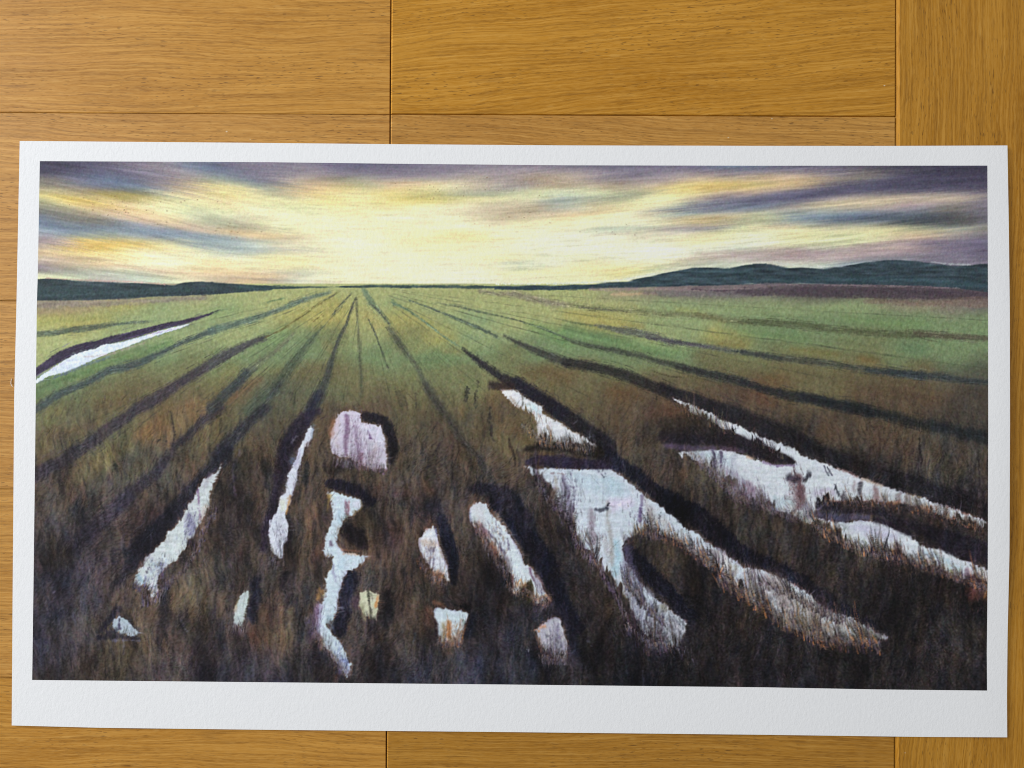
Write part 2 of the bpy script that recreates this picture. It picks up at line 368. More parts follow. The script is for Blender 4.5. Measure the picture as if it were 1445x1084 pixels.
def paint():
    global cv
    # ---- sky ground colours
    P = rgb(a=(64, 61, 80), b=(90, 87, 110), c=(122, 114, 130), d=(150, 138, 145), e=(190, 172, 146), f=(233, 220, 158), g=(224, 204, 118),
            h=(222, 180, 84), i=(239, 231, 186), j=(230, 231, 203), k=(96, 112, 136), l=(138, 155, 166), m=(158, 162, 134), n=(124, 118, 106),
            o=(224, 190, 140), p=(176, 150, 152), q=(56, 62, 70), r=(216, 219, 164), s=(182, 192, 170), t=(168, 144, 112), u=(150, 138, 62), v=(182, 174, 104))
    cols = [
        "aabbccddkk bcccccbbbb bccccccccb bbbbbbbbkk kbbabbaaaa aaaa",
        "abbbbccddk kcccddcccc ccccdddddd dcccccdccc dcccccnnba aaaa",
        "nckkkccdtm mkcdetnnmd cdddeddtte edccddeoet eootdnncba aaaa",
        "nncckkdteg fmkneoogmo offieeddtt eeteeogghg gootcbbbaa baaa",
        "ggtuuumfof gffmtogffg gvvmmmmrrs rrmmfgfgop odbbbbbbbb bccc",
        "mghgoefrff offrffgffg gggvffrirl smmrffepcb ckbbdeeeed eedc",
        "nmoooofirr ffirrrffff fiiiieeetl soffislbkk kdeefeeepp dnnc",
        "knnteoofrs riiiiriffi iiiieeteeo ofiieslsee rmlllkkknk knnb",
        "knnnkdeoem mmeriiiiii iiiiieefif iiiiifegtm rmlkkkkkqq qqnc",
        "lkkkllkkde eterriiiif iiiiiiiiii isssmddcmr feofrefffm mlmn",
        "dlmmmlkkll loooeiijji iffgfiiijj jijeiiiffr jrffrrrfeo oecc",
        "dohhhhgfml llsseiijjj fffffiijjj jjijjiffjj jirrrrriep pccb",
        "oghgfiiiis sllsesijjj iifiiijjjj jjjjjjjjjs seppsepppp dccb",
        "eofffiiiif iifffiijjj jiiiiffrjj rijjjjjepp ppppppdddc cccb",
        "dteooiiifo fiffffijjj jjjjiissjj ffiiiressj sjjsslllcc cccc",
        "dmsssseeoo ooeessijjj jjjjjirrff ffggrsjsss ssssllllcc cccc",
        "rrspsssrie eooesjiiji jjjjjjiiir irfrjsssss ssssllllcc cccc"]
    cols = [r.replace(' ', '') for r in cols]
    cv = grid(cols, P, 62.5+25*np.arange(54), 233+10*np.arange(17))
    cv = blur(cv, 9, 2.6)
    # level brushing: the strokes fan out from the glow
    wx = fnoise(40, 3, 21)*8; wy = fnoise(45, 5, 22)*1.3 + fnoise(18, 1.6, 23)*.5
    cv = sample(cv, XX+wx, YY+wy)
    sky_ang = lambda x, y: np.where(x < 520, -7-5*np.sin((y-230)/55.), 5)*np.clip(abs(x-520)/300., 0, 1)
    for s_, c_, a_ in (
        ('S0', '200,298,12 330,300,16 440,305,8', (224, 184, 70)), ('S0', '180,705,10 380,712,14 600,700,10', (214, 168, 60)),
        ('S0', '450,255,30 650,275,45 850,290,25', (168, 148, 62)), ('S0', '300,640,40 560,680,70 850,665,30', (226, 184, 86)),
        ('S0', '40,485,25 350,520,40 560,530,35 760,540,45 950,580,40 1200,600,50 1445,640,40', (120, 138, 155)),
        ('S0', '30,410,20 200,440,60 400,470,60 560,480,40', (112, 112, 106)),
        ('S0', '700,440,12 900,490,10 1150,530,10 1445,570,10', (206, 168, 138)),
        ('S0', '620,860,10 900,880,14 1200,905,12 1445,915,10', (206, 172, 140)),
        ('S0', '200,775,5 420,785,6 620,800,4', (168, 140, 120)), ('S0', '30,640,20 150,650,30 260,650,10', (160, 140, 140)),
        ('S0', '300,180,20 560,190,40 760,200,30', (92, 112, 140)),
        ('S1', '0,560,12 200,575,12 330,600,30 520,605,20', (216, 178, 120)), ('S1', '0,640,50 200,660,60 420,700,30', (146, 168, 176)),
        ('S1', '520,710,6 700,725,8 820,735,5', (180, 176, 170)), ('S1', '200,935,4 400,955,7 560,965,5', (130, 112, 118)),
        ('S1', '850,985,4 1000,995,6', (140, 110, 120)), ('S1', '300,770,30 500,770,30 650,790,20', (228, 214, 140)),
        ('S1', '480,200,20 800,250,50 1000,245,20', (224, 190, 128)),
        ('S2', '0,185,20 200,185,22 420,185,12', (222, 186, 132)), ('S2', '40,330,20 250,325,25 500,335,15', (214, 196, 104)),
        ('S2', '640,480,10 850,465,18 1050,400,14 1300,370,20', (182, 165, 132)), ('S2', '0,175,8 250,178,6', (178, 140, 110)),
        ('S2', '480,600,30 620,580,40 760,585,20', (228, 212, 142)), ('S2', '640,260,20 800,255,18 900,250,8', (148, 156, 140)),
        ('S2', '800,828,5 950,828,8 1060,825,4', (186, 194, 184)),
        ('S3', '600,400,25 800,400,30 1000,370,60 1250,345,80 1445,330,80', (110, 112, 130)),
        ('S3', '820,412,8 1000,395,8', (96, 88, 108)), ('S3', '900,475,18 1100,470,22 1300,462,14', (212, 174, 112)),
        ('S3', '560,605,6 800,595,8 880,570,24 1100,545,18 1220,540,8', (150, 146, 152)),
        ('S3', '250,595,5 600,605,6', (196, 170, 150)), ('S3', '150,565,30 400,560,25', (186, 200, 178)),
        ('S3', '950,800,6 1050,775,8 1200,750,8 1445,740,6', (190, 165, 158)),
        ('S3', '700,180,6 850,145,7 1050,110,6 1300,85,5', (160, 140, 145)),
        ('S3', '900,230,40 1150,215,60 1400,210,50', (218, 182, 102)),
        ('S4', '0,330,60 250,300,80 500,260,75 800,220,80 1100,180,80 1445,160,80', (88, 86, 112)),
        ('S4', '550,350,50 850,345,60 1150,345,50', (212, 194, 150)), ('S4', '600,480,20 800,475,30 1050,465,40 1300,460,60 1445,470,60', (88, 98, 110)),
        ('S4', '100,140,50 280,150,60 420,155,40', (202, 168, 130)), ('S4', '900,690,5 1100,660,6 1300,635,6 1445,630,6', (196, 160, 145)),
        ('S4', '600,750,30 800,730,40 1000,700,50 1250,670,50 1445,680,50', (166, 145, 152)),
        ('A3', '850,495,40 1000,490,50 1100,485,60 1180,490,40', (72, 70, 72)), ('A3', '600,490,12 800,495,30 950,490,40', (66, 76, 86)),
        ('A3', '900,620,60 1100,640,70 1250,640,90', (106, 96, 122)), ('A3', '500,400,40 800,390,40 1000,385,40 1180,380,20', (196, 176, 148)),
        ('A3', '700,270,80 1000,290,90 1240,290,90', (72, 68, 88))):
        stroke(s_, c_, a_, a=.6, soft=3.4, rag=.6, var=.02, hor=1.6)
    def smear(img, ang, n, step):
        th = np.radians(ang); cx, cy = np.cos(th), -np.sin(th); acc = img.astype(np.float32).copy(); wsum = 1.
        for sg in (-1, 1):
            x, y = XX.copy(), YY.copy()
            for i in range(n):
                x = x+sg*cx*step; y = y+sg*cy*step; w_ = np.cos((i+1)/(n+1)*np.pi/2)**2
                acc += w_*sample(img, x, y); wsum += w_
        return acc/wsum
    A_ = sky_ang(PX, PY)+2.5*fnoise(60, 14, 24)
    cv = smear(cv, A_, 7, 4.)
    lic = smear(np.stack([fnoise(.9, .9, 25), fnoise(1.6, 1.6, 26)], -1), A_, 16, 2.6); lic /= lic.std((0, 1))
    cv = cv*(1+(.030*lic[..., 0]+.022*lic[..., 1])[..., None]*np.clip(.35+abs(PX-540)/520., 0, 1.15)[..., None])
    dabs(26000, 44, 1400, 224, 405, 10, 46, lambda x, y: sky_ang(x, y), 2.0, .025, .3, hue=.007, seed=1)
    dabs(9000, 44, 1400, 224, 405, 20, 105, lambda x, y: sky_ang(x, y), 1.5, .085, .26, hue=.012, seed=2,
         mask=lambda x, y, r: r.uniform(0, 1, len(x)) < np.clip(abs(x-560)/420., .08, 1))
    # paint specks left in the sky
    r = np.random.default_rng(5)
    for cx, cy, sx, sy, n in ((210, 300, 60, 14, 26), (335, 325, 25, 6, 18), (590, 270, 35, 6, 12), (720, 305, 30, 5, 14), (690, 262, 40, 5, 10), (870, 330, 40, 8, 8), (130, 290, 40, 8, 8)):
        x = r.normal(cx, sx, n); y = r.normal(cy, sy, n)
        lay(x, y, np.ones(n), np.full(n, .2), r.uniform(.5, 2.2, n), np.tile(np.array([[.42, .3, .2]]), (n, 1)), np.full(n, .7))

    gl = np.exp(-((PX-590)/250.)**2-((PY-345)/58.)**2)*.42 + np.exp(-((PX-540)/90.)**2-((PY-385)/34.)**2)*.35
    cv = cv*(1-gl[..., None]) + gl[..., None]*np.array([.93, .89, .69], np.float32)
    sky = cv.copy()
    # ---- field ground colours
    Q = rgb(A=(168, 173, 114), B=(146, 162, 112), C=(120, 140, 98), D=(120, 124, 84), E=(112, 104, 72), F=(98, 82, 64), G=(77, 69, 60), H=(55, 51, 51),
            I=(38, 40, 48), J=(148, 138, 114), K=(114, 102, 104), L=(142, 106, 70), M=(106, 72, 54), N=(92, 97, 78), O=(66, 64, 72), P=(174, 164, 92),
            Q=(50, 54, 66), R=(88, 63, 60), S=(84, 74, 80))
    rows = ["JJJJJAAAAAAAAAAAJJKKKSSSSSS", "JJPBABAAPABAAAAAABBBBBBBJJK", "PPBBBBAPPAPBBAAPPBBBCCCCCCC", "AABBBABCDADPBBCCCABPCCCDCCC",
            "ABCCDCCCDCCCCDCCCCCDDDDDCCC", "CCDDDDDEEDDDDDEEDDEEEEEEENN", "CDEEEENNDEDDDLEEFFFFMEEFFFG", "DEEELENEFFEEEFEEFFMGFFFFFGG",
            "EEDLEEFFFFFGFEEGFGHHHHFFFGG", "FENNFGGFFFFGFFGGFGFEGGHHGGG", "GGGFGGGFFGRGGHGEGHFGGGGHHHH", "GOGRFGGFFERGGIHEGHGGGGGGHHH",
            "GOFGGGGFFFFGGHHGGEGIGGHGGHG", "OOGGEGGGGGFGHHHGGFHHFHGHHHH", "OOFFEGFGGHFGHHIFGHHHHHHHHHH", "OOEFGGMEGFGGHQIHHHHHHHHHHHH",
            "OGEGOOOGHGQQOQQHIIHHHHHHHHH", "GGGGOOOOHHQQQQHHIIHHOOHHHHH"]
    fld = grid(rows, Q, 75+50*np.arange(27), [412, 430, 450, 475, 500, 525, 550, 580, 620, 660, 700, 740, 780, 820, 860, 900, 940, 970])
    fld = blur(fld, 10, 5)
    nr_ = np.clip((PY-400)/90., .08, 1)
    fld = sample(fld, XX+fnoise(14, 9, 31)*9, YY+fnoise(12, 8, 32)*5*nr_)
    # patches of local colour
    k = smooth((PY-399)/3.)[..., None]
    cv = sky*(1-k) + fld*k
    for t_, s_, c_, a_, f_ in (
        ('F2', '450,550,30 560,560,20', (150, 125, 70), .5, 5), ('F2', '1100,740,80 1300,720,120 1445,760,120', (105, 80, 52), .6, 9),
        ('F3', '350,880,60 500,900,120 600,950,60', (112, 80, 50), .6, 9), ('F3', '0,250,40 150,265,50 300,280,30', (176, 160, 88), .6, 5),
        ('F3', '450,345,30 600,345,40', (172, 150, 84), .6, 5), ('F3', '1050,245,20 1150,270,16 1280,310,10', (140, 118, 52), .6, 3),
        ('F3', '900,215,30 1050,225,20', (164, 160, 80), .5, 4), ('F3', '1250,490,40 1445,510,30', (134, 112, 62), .5, 5),
        ('F3', '0,380,80 200,440,90 500,500,90 900,570,80', (104, 142, 88), .6, 7), ('F4', '400,540,40 600,560,50 750,580,40', (122, 106, 56), .6, 5),
        ('F4', '960,620,50 1060,640,50', (130, 100, 56), .6, 5), ('F4', '150,960,80 250,980,60', (104, 62, 48), .6, 8), ('F4', '150,770,60 300,770,60', (112, 92, 56), .5, 7),
        ('F4', '900,880,120 1200,900,140 1445,880,100', (98, 76, 54), .5, 10), ('F4', '0,400,50 300,430,70 500,450,60', (106, 140, 88), .5, 6),
        ('F4', '850,290,40 1200,330,60 1445,330,60', (108, 138, 84), .6, 5), ('F4', '1300,520,80 1445,540,90', (92, 124, 88), .6, 7),
        ('F1', '540,240,60 800,200,90 950,130,40', (176, 168, 96), .5, 7), ('F1', '0,250,60 200,200,60', (132, 158, 100), .5, 6),
        ('F1', '400,480,70 600,400,60', (120, 150, 92), .6, 7), ('F1', '150,940,70 300,830,70 380,790,40', (136, 98, 68), .7, 6),
        ('F1', '0,850,80 150,700,100', (128, 124, 76), .5, 8), ('F1', '920,500,40 960,540,30', (160, 130, 78), .4, 5), ('F1', '1260,260,60 1340,340,60', (168, 148, 84), .5, 7),
        ('F1', '1250,580,60 1350,620,60', (112, 138, 92), .5, 7), ('F2', '620,250,60 760,300,80', (132, 162, 118), .5, 7), ('F2', '600,440,60 700,450,50', (122, 154, 122), .4, 7),
        ('F2', '1150,340,60 1300,400,90 1445,480,80', (112, 152, 88), .6, 7), ('F2', '300,640,90 500,620,60', (104, 132, 86), .6, 8),
        ('F2', '20,200,40 200,180,40', (170, 164, 94), .4, 6),
        ('F0', '20,230,50 200,225,50 450,215,30', (152, 132, 102), .6, 5), ('F0', '20,320,50 300,300,50 600,270,40', (146, 158, 88), .5, 6),
        ('F0', '100,800,60 400,730,80 600,640,60 900,560,60 1100,480,50', (104, 136, 86), .8, 5), ('F0', '0,910,60 200,830,50', (104, 134, 86), .7, 5),
        ('F0', '500,1000,60 720,970,70', (118, 82, 56), .5, 8), ('B0', '760,830,40 850,760,70', (150, 108, 68), .7, 8), ('B0', '300,820,60 500,760,50', (116, 84, 60), .6, 8),
        ('B0', '420,1040,60 560,960,80 700,870,60', (124, 110, 70), .7, 8), ('B0', '250,700,60 450,640,60 700,600,60', (108, 100, 64), .5, 9),
        ('M0', '220,700,60 300,620,60 380,560,40', (128, 92, 66), .6, 9), ('M0', '380,480,60 550,330,90 700,220,80', (122, 110, 68), .6, 9),
        ('M0', '800,180,80 950,110,90', (146, 104, 64), .65, 8), ('M0', '1180,420,50 1200,490,50', (134, 96, 72), .5, 5),
        ('M0', '0,580,40 120,520,60 250,420,50', (66, 60, 72), .5, 8), ('M0', '450,620,80 650,450,120 900,300,100', (68, 72, 70), .7, 9),
        ('M0', '620,850,80 700,900,100', (92, 68, 66), .6, 9), ('M0', '700,780,60 850,660,60', (98, 88, 80), .4, 9), ('M0', '150,900,200 280,960,160', (58, 58, 70), .6, 14),
        ('N0', '330,60,100 260,200,90', (84, 84, 100), .5, 9), ('N0', '60,500,100 220,480,140', (62, 64, 80), .5, 14), ('N0', '1050,240,60 1050,330,60', (110, 88, 62), .6, 6),
        ('N0', '430,760,80 600,740,60', (88, 78, 58), .5, 10), ('N0', '420,560,40 500,470,40', (90, 76, 60), .5, 8),
        ('N1', '200,700,60 300,560,60 380,480,30', (96, 70, 58), .6, 7), ('N1', '450,520,80 520,600,60', (82, 74, 60), .5, 8), ('N1', '1130,100,90 1150,220,80', (98, 72, 58), .7, 8),
        ('N1', '660,80,60 700,20,60', (128, 78, 52), .6, 6), ('M1', '620,940,70 680,820,60', (106, 76, 56), .5, 7), ('M1', '1280,420,120 1320,620,120', (96, 76, 60), .5, 12),
        ('M1', '100,150,60 180,250,60', (116, 92, 66), .6, 8), ('M1', '700,250,60 660,480,60', (98, 80, 58), .6, 8), ('M1', '1200,760,80 1240,1000,120', (64, 48, 62), .7, 9),
        ('M1', '1070,820,80', (86, 74, 54), .4, 8), ('M2', '230,500,60 270,560,60', (112, 76, 62), .5, 7), ('M2', '330,210,40 340,260,30', (124, 96, 62), .5, 7),
        ('M2', '550,120,40 620,260,60 780,400,90 820,470,60', (108, 82, 54), .7, 8), ('M2', '150,320,60 200,420,50', (112, 82, 62), .5, 8), ('M2', '70,760,40 80,810,40', (110, 78, 58), .6, 5),
        ('M2', '770,550,40 900,540,30 1060,540,20', (112, 78, 58), .7, 4), ('M2', '1050,300,60 1250,180,120 1445,300,120', (104, 82, 56), .4, 12),
        ('M3', '330,230,100 450,220,60', (100, 62, 52), .7, 9), ('M3', '470,640,80 560,700,90', (98, 68, 54), .6, 9), ('M3', '640,620,60 760,700,80 880,800,60', (82, 80, 58), .6, 7),
        ('M3', '150,130,160 30,90,100', (112, 88, 56), .5, 12), ('M4', '230,370,120 300,400,90', (104, 72, 54), .6, 10), ('M4', '600,460,180 760,520,150', (86, 62, 52), .6, 14),
        ('M4', '1000,120,160 880,90,120', (104, 78, 54), .5, 12), ('M4', '1180,650,160 1200,560,120', (86, 70, 58), .4, 14),
        ('N3', '580,620,90 620,680,70', (92, 70, 56), .7, 8), ('N3', '350,370,120 430,420,100', (72, 64, 48), .7, 8), ('N2', '950,330,80 1000,420,80', (80, 70, 54), .7, 8),
        ('N2', '310,250,90 330,360,60', (76, 74, 62), .7, 7), ('N2', '800,790,90 820,720,60', (62, 58, 40), .8, 6), ('L2', '600,700,200 680,620,200', (44, 54, 70), .5, 16),
        ('L2', '200,780,200 100,760,120', (50, 52, 66), .5, 14), ('N4', '20,560,60 60,520,60', (92, 74, 60), .5, 8), ('N4', '1050,740,120 1100,800,100', (84, 58, 46), .4, 12),
        ('L4', '1080,450,120 1100,520,90', (34, 46, 54), .6, 12), ('L4', '930,430,80 960,500,80', (80, 60, 48), .5, 12), ('L4', '150,80,60 150,180,40', (72, 64, 68), .5, 7)):
        stroke(t_, s_, c_, a=a_*.9, soft=f_*1.5, rag=1.2, var=.04) if len(s_.split()) > 1 else stroke(t_, s_+' '+s_, c_, a=a_, soft=f_*1.5, rag=1.2)
    # loose brushwork in the foreground: browns, greens and violets laid over one another
    wl = np.clip((PY-525)/150., 0, 1)*.62
    fx_ = XX + (PX-560)/45.*(PY-700)/60.
    for i, (sx, sy, c_, a_, th_) in enumerate(((2.2, 8, (118, 92, 66), .42, .5), (2.6, 9, (62, 66, 58), .40, .5), (2.0, 7, (46, 45, 62), .42, .6), (1.8, 7, (102, 70, 60), .35, .8), (3, 10, (112, 104, 70), .30, .8),
                                       (7, 18, (60, 54, 62), .35, .6), (8, 20, (108, 86, 64), .32, .7), (1.4, 5, (140, 124, 112), .22, 1.3), (1.3, 6, (30, 30, 38), .45, 1.1), (9, 16, (70, 76, 56), .25, .6))):
        f_ = sample(fnoise(sx, sy, 80+i)[..., None], np.mod(fx_, W-2), YY)[..., 0]
        k_ = smooth((f_-th_)*1.3+.35)*a_*wl
        if i in (0, 3, 4, 6): k_ = k_*np.clip(1.25-(PY-560)/430., .3, 1)
        if i in (0, 3, 6): k_ = k_*np.clip(1.5-PX/1500., .4, 1)
        cv = cv*(1-k_[..., None]) + k_[..., None]*np.array(c_, np.float32)/255.
    cv = cv*(1-.24*smooth((PX-560)/450.)*smooth((PY-650)/220.))[..., None]
    cv = cv*(1+((PY > 404)*(1-wl)*.02*np.clip((PY-404)/70., .2, 1)*n_fan)[..., None])
    # short grass tufts over the open field
    fan = lambda x, y: 90 + np.clip((x-520)/40., -14, 14)
    dabs(52000, 44, 1400, 406, 980, 1.5, 4.5, fan, 26, .05, .34, hue=.012, seed=3)

    # ---- hills
    poly([('A0', '190,815 300,811 420,821 560,829 700,834 830,842 930,845 1000,832 1080,826 1180,835 1300,842 1460,850 1460,872 1300,885 1150,898 900,905 700,918 500,928 190,930')], (54, 68, 73), rag=.3, soft=1.3, var=.10, hor=.4)
    poly([('A1', '-20,848 200,850 400,852 600,851 700,843 900,845 1100,848 1460,850 1460,866 1100,862 900,862 650,858 400,860 200,868 -20,880')], (52, 72, 74), a=.9, rag=.3, soft=1.2, var=.08, hor=.4)
    poly([('A2', '-10,850 300,848 500,842 700,825 850,795 950,772 1050,752 1150,752 1250,755 1350,738 1450,730 1450,838 1250,845 1000,850 800,858 600,862 400,872 200,875 -10,868')], (52, 70, 78), rag=.2, soft=1.3, var=.10, hor=.4)
    poly([('A3', '-10,732 80,735 180,750 300,757 400,755 500,742 600,722 700,712 780,710 860,715 950,728 1050,740 1150,742 1270,732 1270,890 1100,865 900,852 700,846 450,842 200,840 -10,842')], (50, 65, 73), rag=.2, soft=1.3, var=.10, hor=.4)
    stroke('A3', '0,820,20 400,815,24 800,815,30 1100,835,30 1250,850,30', (54, 82, 92), a=.5, soft=3, hor=.8)
    stroke('A0', '200,880,60 600,890,40 1000,870,30', (60, 82, 84), a=.45, soft=4, hor=.8)
    stroke('A0', '250,808,5 500,822,5 760,830,5 880,842,5', (190, 150, 138), a=.6, soft=.9)
    stroke('A2', '0,840,5 300,838,6 520,832,8 700,815,10 850,785,6', (220, 226, 208), a=.8, soft=1.4)
    stroke('A3', '100,725,8 200,740,10 300,748,8 400,744,6', (212, 218, 202), a=.7, soft=1.6)
    stroke('A3', '950,722,4 1060,734,5 1160,736,5', (180, 190, 190), a=.6, soft=1)
    stroke('A2', '500,868,6 800,866,12 1100,872,16 1445,860,16', (156, 134, 134), a=.7, soft=2.4, hor=.6)
    stroke('A2', '620,895,12 760,890,14 860,892,8', (200, 168, 130), a=.6, soft=2.4, hor=.6)
    stroke('A2', '800,885,22 1100,895,34 1445,885,44', (112, 104, 108), a=.6, soft=3, hor=.8)
    stroke('A3', '0,842,8 400,846,8 800,852,8 1100,862,8', (140, 122, 128), a=.6, soft=1.2, hor=.6)
    stroke('A3', '-330,868,4 -160,874,16 0,880,40 400,885,50 800,895,50 1245,900,44', (78, 66, 76), a=.75, soft=3, hor=1)
    stroke('A3', '600,930,22 900,945,24 1245,935,50', (124, 104, 92), a=.6, soft=3, hor=1)
    stroke('A0', '200,950,30 500,945,34 800,930,24 1100,915,10', (140, 128, 118), a=.7, soft=3, hor=.8)

    # ---- furrows running to the vanishing point
    dk = (44, 42, 52)
    FU = [
        ('F0', '0,412,40 150,402,36 300,378,44 450,366,40 650,335,24 900,310,10', (76, 88, 80), .75, 1.6),
        ('F0', '-20,1035,64 100,965,60 220,890,56 350,840,50 480,780,50 600,710,55 750,680,66 850,650,60 950,600,44 1100,530,30 1250,460,28 1445,390,50', (66, 78, 82), .85, 2.2),
        ('F1', '-10,385,60 150,340,50 300,300,45 500,230,36 700,150,36 850,100,30 960,75,12', (92, 112, 104), .8, 2),
        ('B0', '180,1035,76 350,940,62 480,860,65 620,760,65 750,670,60 870,600,60 950,545,50 1030,495,50 1130,435,55 1200,395,44 1300,340,34 1420,290,14', (62, 56, 66), .9, 2.2),
        ('F1', '-10,660,56 80,590,70 200,540,46 320,480,36 430,445,14', (82, 84, 84), .8, 2),
        ('F1', '430,445,10 560,380,8 680,300,9 850,180,8 1010,80,5', (110, 104, 62), .7, 1.1),
        ('M0', '300,1040,110 400,930,120 480,850,110 600,740,110 700,640,100 800,560,80 930,470,76 1010,350,64 1060,260,48 1150,180,56 1280,70,66 1400,-20,60', (56, 52, 64), .8, 2.6),
        ('F1', '-10,1020,86 80,930,80 180,840,80 280,730,70 340,690,40', (56, 64, 70), .85, 2.2),
        ('F1', '320,690,60 420,620,36 500,560,34 580,490,30 660,410,16', (112, 116, 92), .8, 2),
        ('F1', '280,1050,90 420,930,90 520,850,80 600,730,80 680,620,76 750,530,54 830,430,28 900,350,14', (74, 86, 72), .7, 3),
        ('F1', '460,930,40 540,830,30', (58, 60, 66), .6, 3),
        ('M1', '-10,290,120 80,170,100 180,80,84 290,-20,70', (46, 48, 60), .85, 3),
        ('M0', '740,1080,130 900,930,150 1000,820,130 1130,690,140 1250,540,124 1340,420,110 1450,310,110', (44, 46, 60), .9, 2.6),
        ('N0', '640,240,50 700,140,90 790,40,120 870,-30,140', (44, 44, 56), .9, 3),
        ('F1', '1160,130,8 1090,330,14 1020,470,24 970,630,38 930,780,56 870,920,84 800,1040,100', (62, 66, 66), .8, 2),
        ('F1', '860,900,60 800,1030,80', (44, 44, 62), .7, 4),
        ('M1', '690,0,50 600,60,110 520,150,120 440,320,100 400,480,84 370,640,60 330,800,50 290,900,60 260,1040,60', (46, 38, 58), .9, 2.6),
        ('F1', '1170,120,5 1190,400,12 1200,600,20 1215,800,24 1205,920,26', (84, 88, 70), .7, 1.8),
        ('F1', '1275,300,6 1330,420,8 1390,580,8 1430,690,7', (78, 86, 72), .8, 1),
        ('F1', '1230,50,36 1290,150,46 1350,220,22 1440,330,16', (104, 128, 104), .75, 2),
        ('F1', '1290,170,6 1360,230,8 1440,330,8', (90, 92, 78), .8, 1),
        ('F1', '1130,80,8 1060,160,14 980,250,8', (92, 98, 80), .8, 1.1), ('F1', '1050,190,5 980,270,5', (80, 86, 76), .7, 1),
        ('F1', '990,95,8 900,140,6', (96, 100, 80), .7, 1), ('F1', '900,250,4 820,310,5', (130, 116, 70), .6, 1), ('F1', '580,120,5 450,155,7', (96, 122, 84), .7, 1.2),
        ('F1', '100,210,8 -10,245,10', (100, 126, 92), .7, 1.4),
        ('F2', '-10,360,30 60,460,56 130,560,44 200,650,28 270,780,40 340,890,56 430,1030,60', (82, 86, 74), .75, 2.4),
        ('M2', '50,20,40 150,150,45 250,300,50 350,450,40 450,560,50 560,720,50 620,800,60', (62, 60, 58), .7, 3),
        ('F2', '20,160,14 150,215,12 300,325,8 450,440,6 540,500,10', (104, 132, 110), .8, 1.2), ('F2', '20,135,5 200,260,5', (104, 122, 96), .6, .9),
        ('F2', '595,535,12 700,615,44 800,690,54 900,760,56 1000,810,96 1100,870,96 1200,940,100 1400,1060,110', (40, 38, 46), .92, 2),
        ('M2', '740,0,80 850,75,104 980,160,104 1100,245,112 1220,330,120 1330,420,140 1420,490,150', (38, 36, 46), .95, 2),
        ('M3', '-60,520,100 0,560,80 60,620,100', (42, 38, 48), .9, 3),
        ('F2', '160,140,6 300,190,8 450,250,12 600,310,14 720,360,24 870,430,24', (78, 92, 84), .8, 1.3),
        ('F2', '930,425,12 1020,470,30 1150,530,50 1300,590,60 1450,650,70', (64, 64, 62), .9, 2),
        ('F3', '-10,645,66 150,670,75 300,700,75 450,740,84 600,800,84 750,860,84 900,920,104 1050,970,114 1250,1040,120', (42, 41, 43), .92, 2.2),
        ('M3', '400,40,60 600,125,90 750,190,120 900,235,140 1050,295,150 1200,355,160 1350,430,170 1450,470,150', (38, 36, 43), .92, 3),
        ('M4', '-10,470,120 150,530,110 300,590,120 450,650,130 600,700,140 750,750,150 900,800,140 1050,850,140 1200,900,140 1420,970,140', (38, 36, 42), .92, 3.4),
        ('F2', '380,160,5 540,185,12 700,225,12 850,255,8 1000,290,8 1180,345,10 1280,380,18 1450,450,12', (88, 100, 82), .8, 1.2),
        ('F3', '-10,455,12 200,510,24 400,550,38 600,590,38 750,640,42 900,670,54 1050,715,58 1200,750,64 1450,805,75', (68, 72, 64), .85, 2),
        ('F3', '900,680,30 1100,725,36 1300,770,40 1450,800,46', (48, 48, 50), .7, 2.2),
        ('F4', '-10,805,50 150,860,56 300,900,74 450,930,78 600,960,78 800,1000,78 1000,1045,80', (40, 43, 46), .92, 2.2),
        ('M4', '-10,95,50 200,150,66 400,190,74 600,240,76 800,290,76 1000,330,76 1200,375,86 1420,425,100', (38, 42, 45), .92, 2.4),
        ('F2', '740,60,24 900,90,24 1000,85,46 1150,120,50 1300,155,50 1450,175,34', (138, 128, 112), .75, 2.2),
        ('F3', '-10,175,28 200,195,34 400,215,34 600,230,40 800,255,50 1000,260,40 1150,270,50 1300,300,44 1450,315,38', (122, 124, 88), .75, 2.4),
        ('F3', '100,195,6 400,222,6', (104, 104, 88), .6, 1),
        ('F4', '-10,315,30 150,315,48 350,325,58 500,345,58 650,365,58 800,385,54 1000,405,42 1200,415,50 1450,418,56', (90, 96, 68), .8, 2.2),
        ('B3', '860,270,24 1000,280,36 1150,290,28 1260,296,24', (86, 80, 66), .8, 1.8),
        ('F3', '-10,310,6 200,345,8', (104, 122, 84), .7, 1), ('F3', '230,340,14 400,375,44 550,400,54 700,430,54 850,475,50 1000,495,36 1150,515,36 1300,545,36 1450,560,34', (94, 98, 92), .85, 1.8),
        ('F3', '650,440,20 900,480,22 1150,520,18', (80, 76, 86), .7, 1.6),
        ('F3', '1350,552,10 1450,562,16', (34, 40, 44), .8, 1.2), ('F4', '-10,560,22 150,590,30 300,612,20', (44, 50, 54), .85, 1.8),
        ('F4', '-10,565,36 150,585,42 300,610,50 450,625,50 600,640,50 800,670,42 1000,700,42 1200,725,56 1450,752,70', (66, 70, 66), .7, 2.2),
        ('F4', '1000,705,24 1200,730,40 1450,755,50', (50, 58, 62), .7, 2.2),
        ('B3', '700,470,20 850,490,30 1000,500,40 1120,522,26 1260,530,26', (52, 60, 64), .8, 2.4),
        ('F3', '700,720,4 850,760,4 1080,772,4', (74, 66, 46), .7, .8),
    ]
    for t_, s_, c_, a_, f_ in FU:
        far = t_[0] in 'FB'
        stroke(t_, s_, c_, a=a_*(.90 if far else .9), soft=f_*(1.5 if far else 1.9), rag=.8, var=.06)
        furrow(t_, s_, c_, far=far)
    r = np.random.default_rng(77)          # the thin drills between the furrows
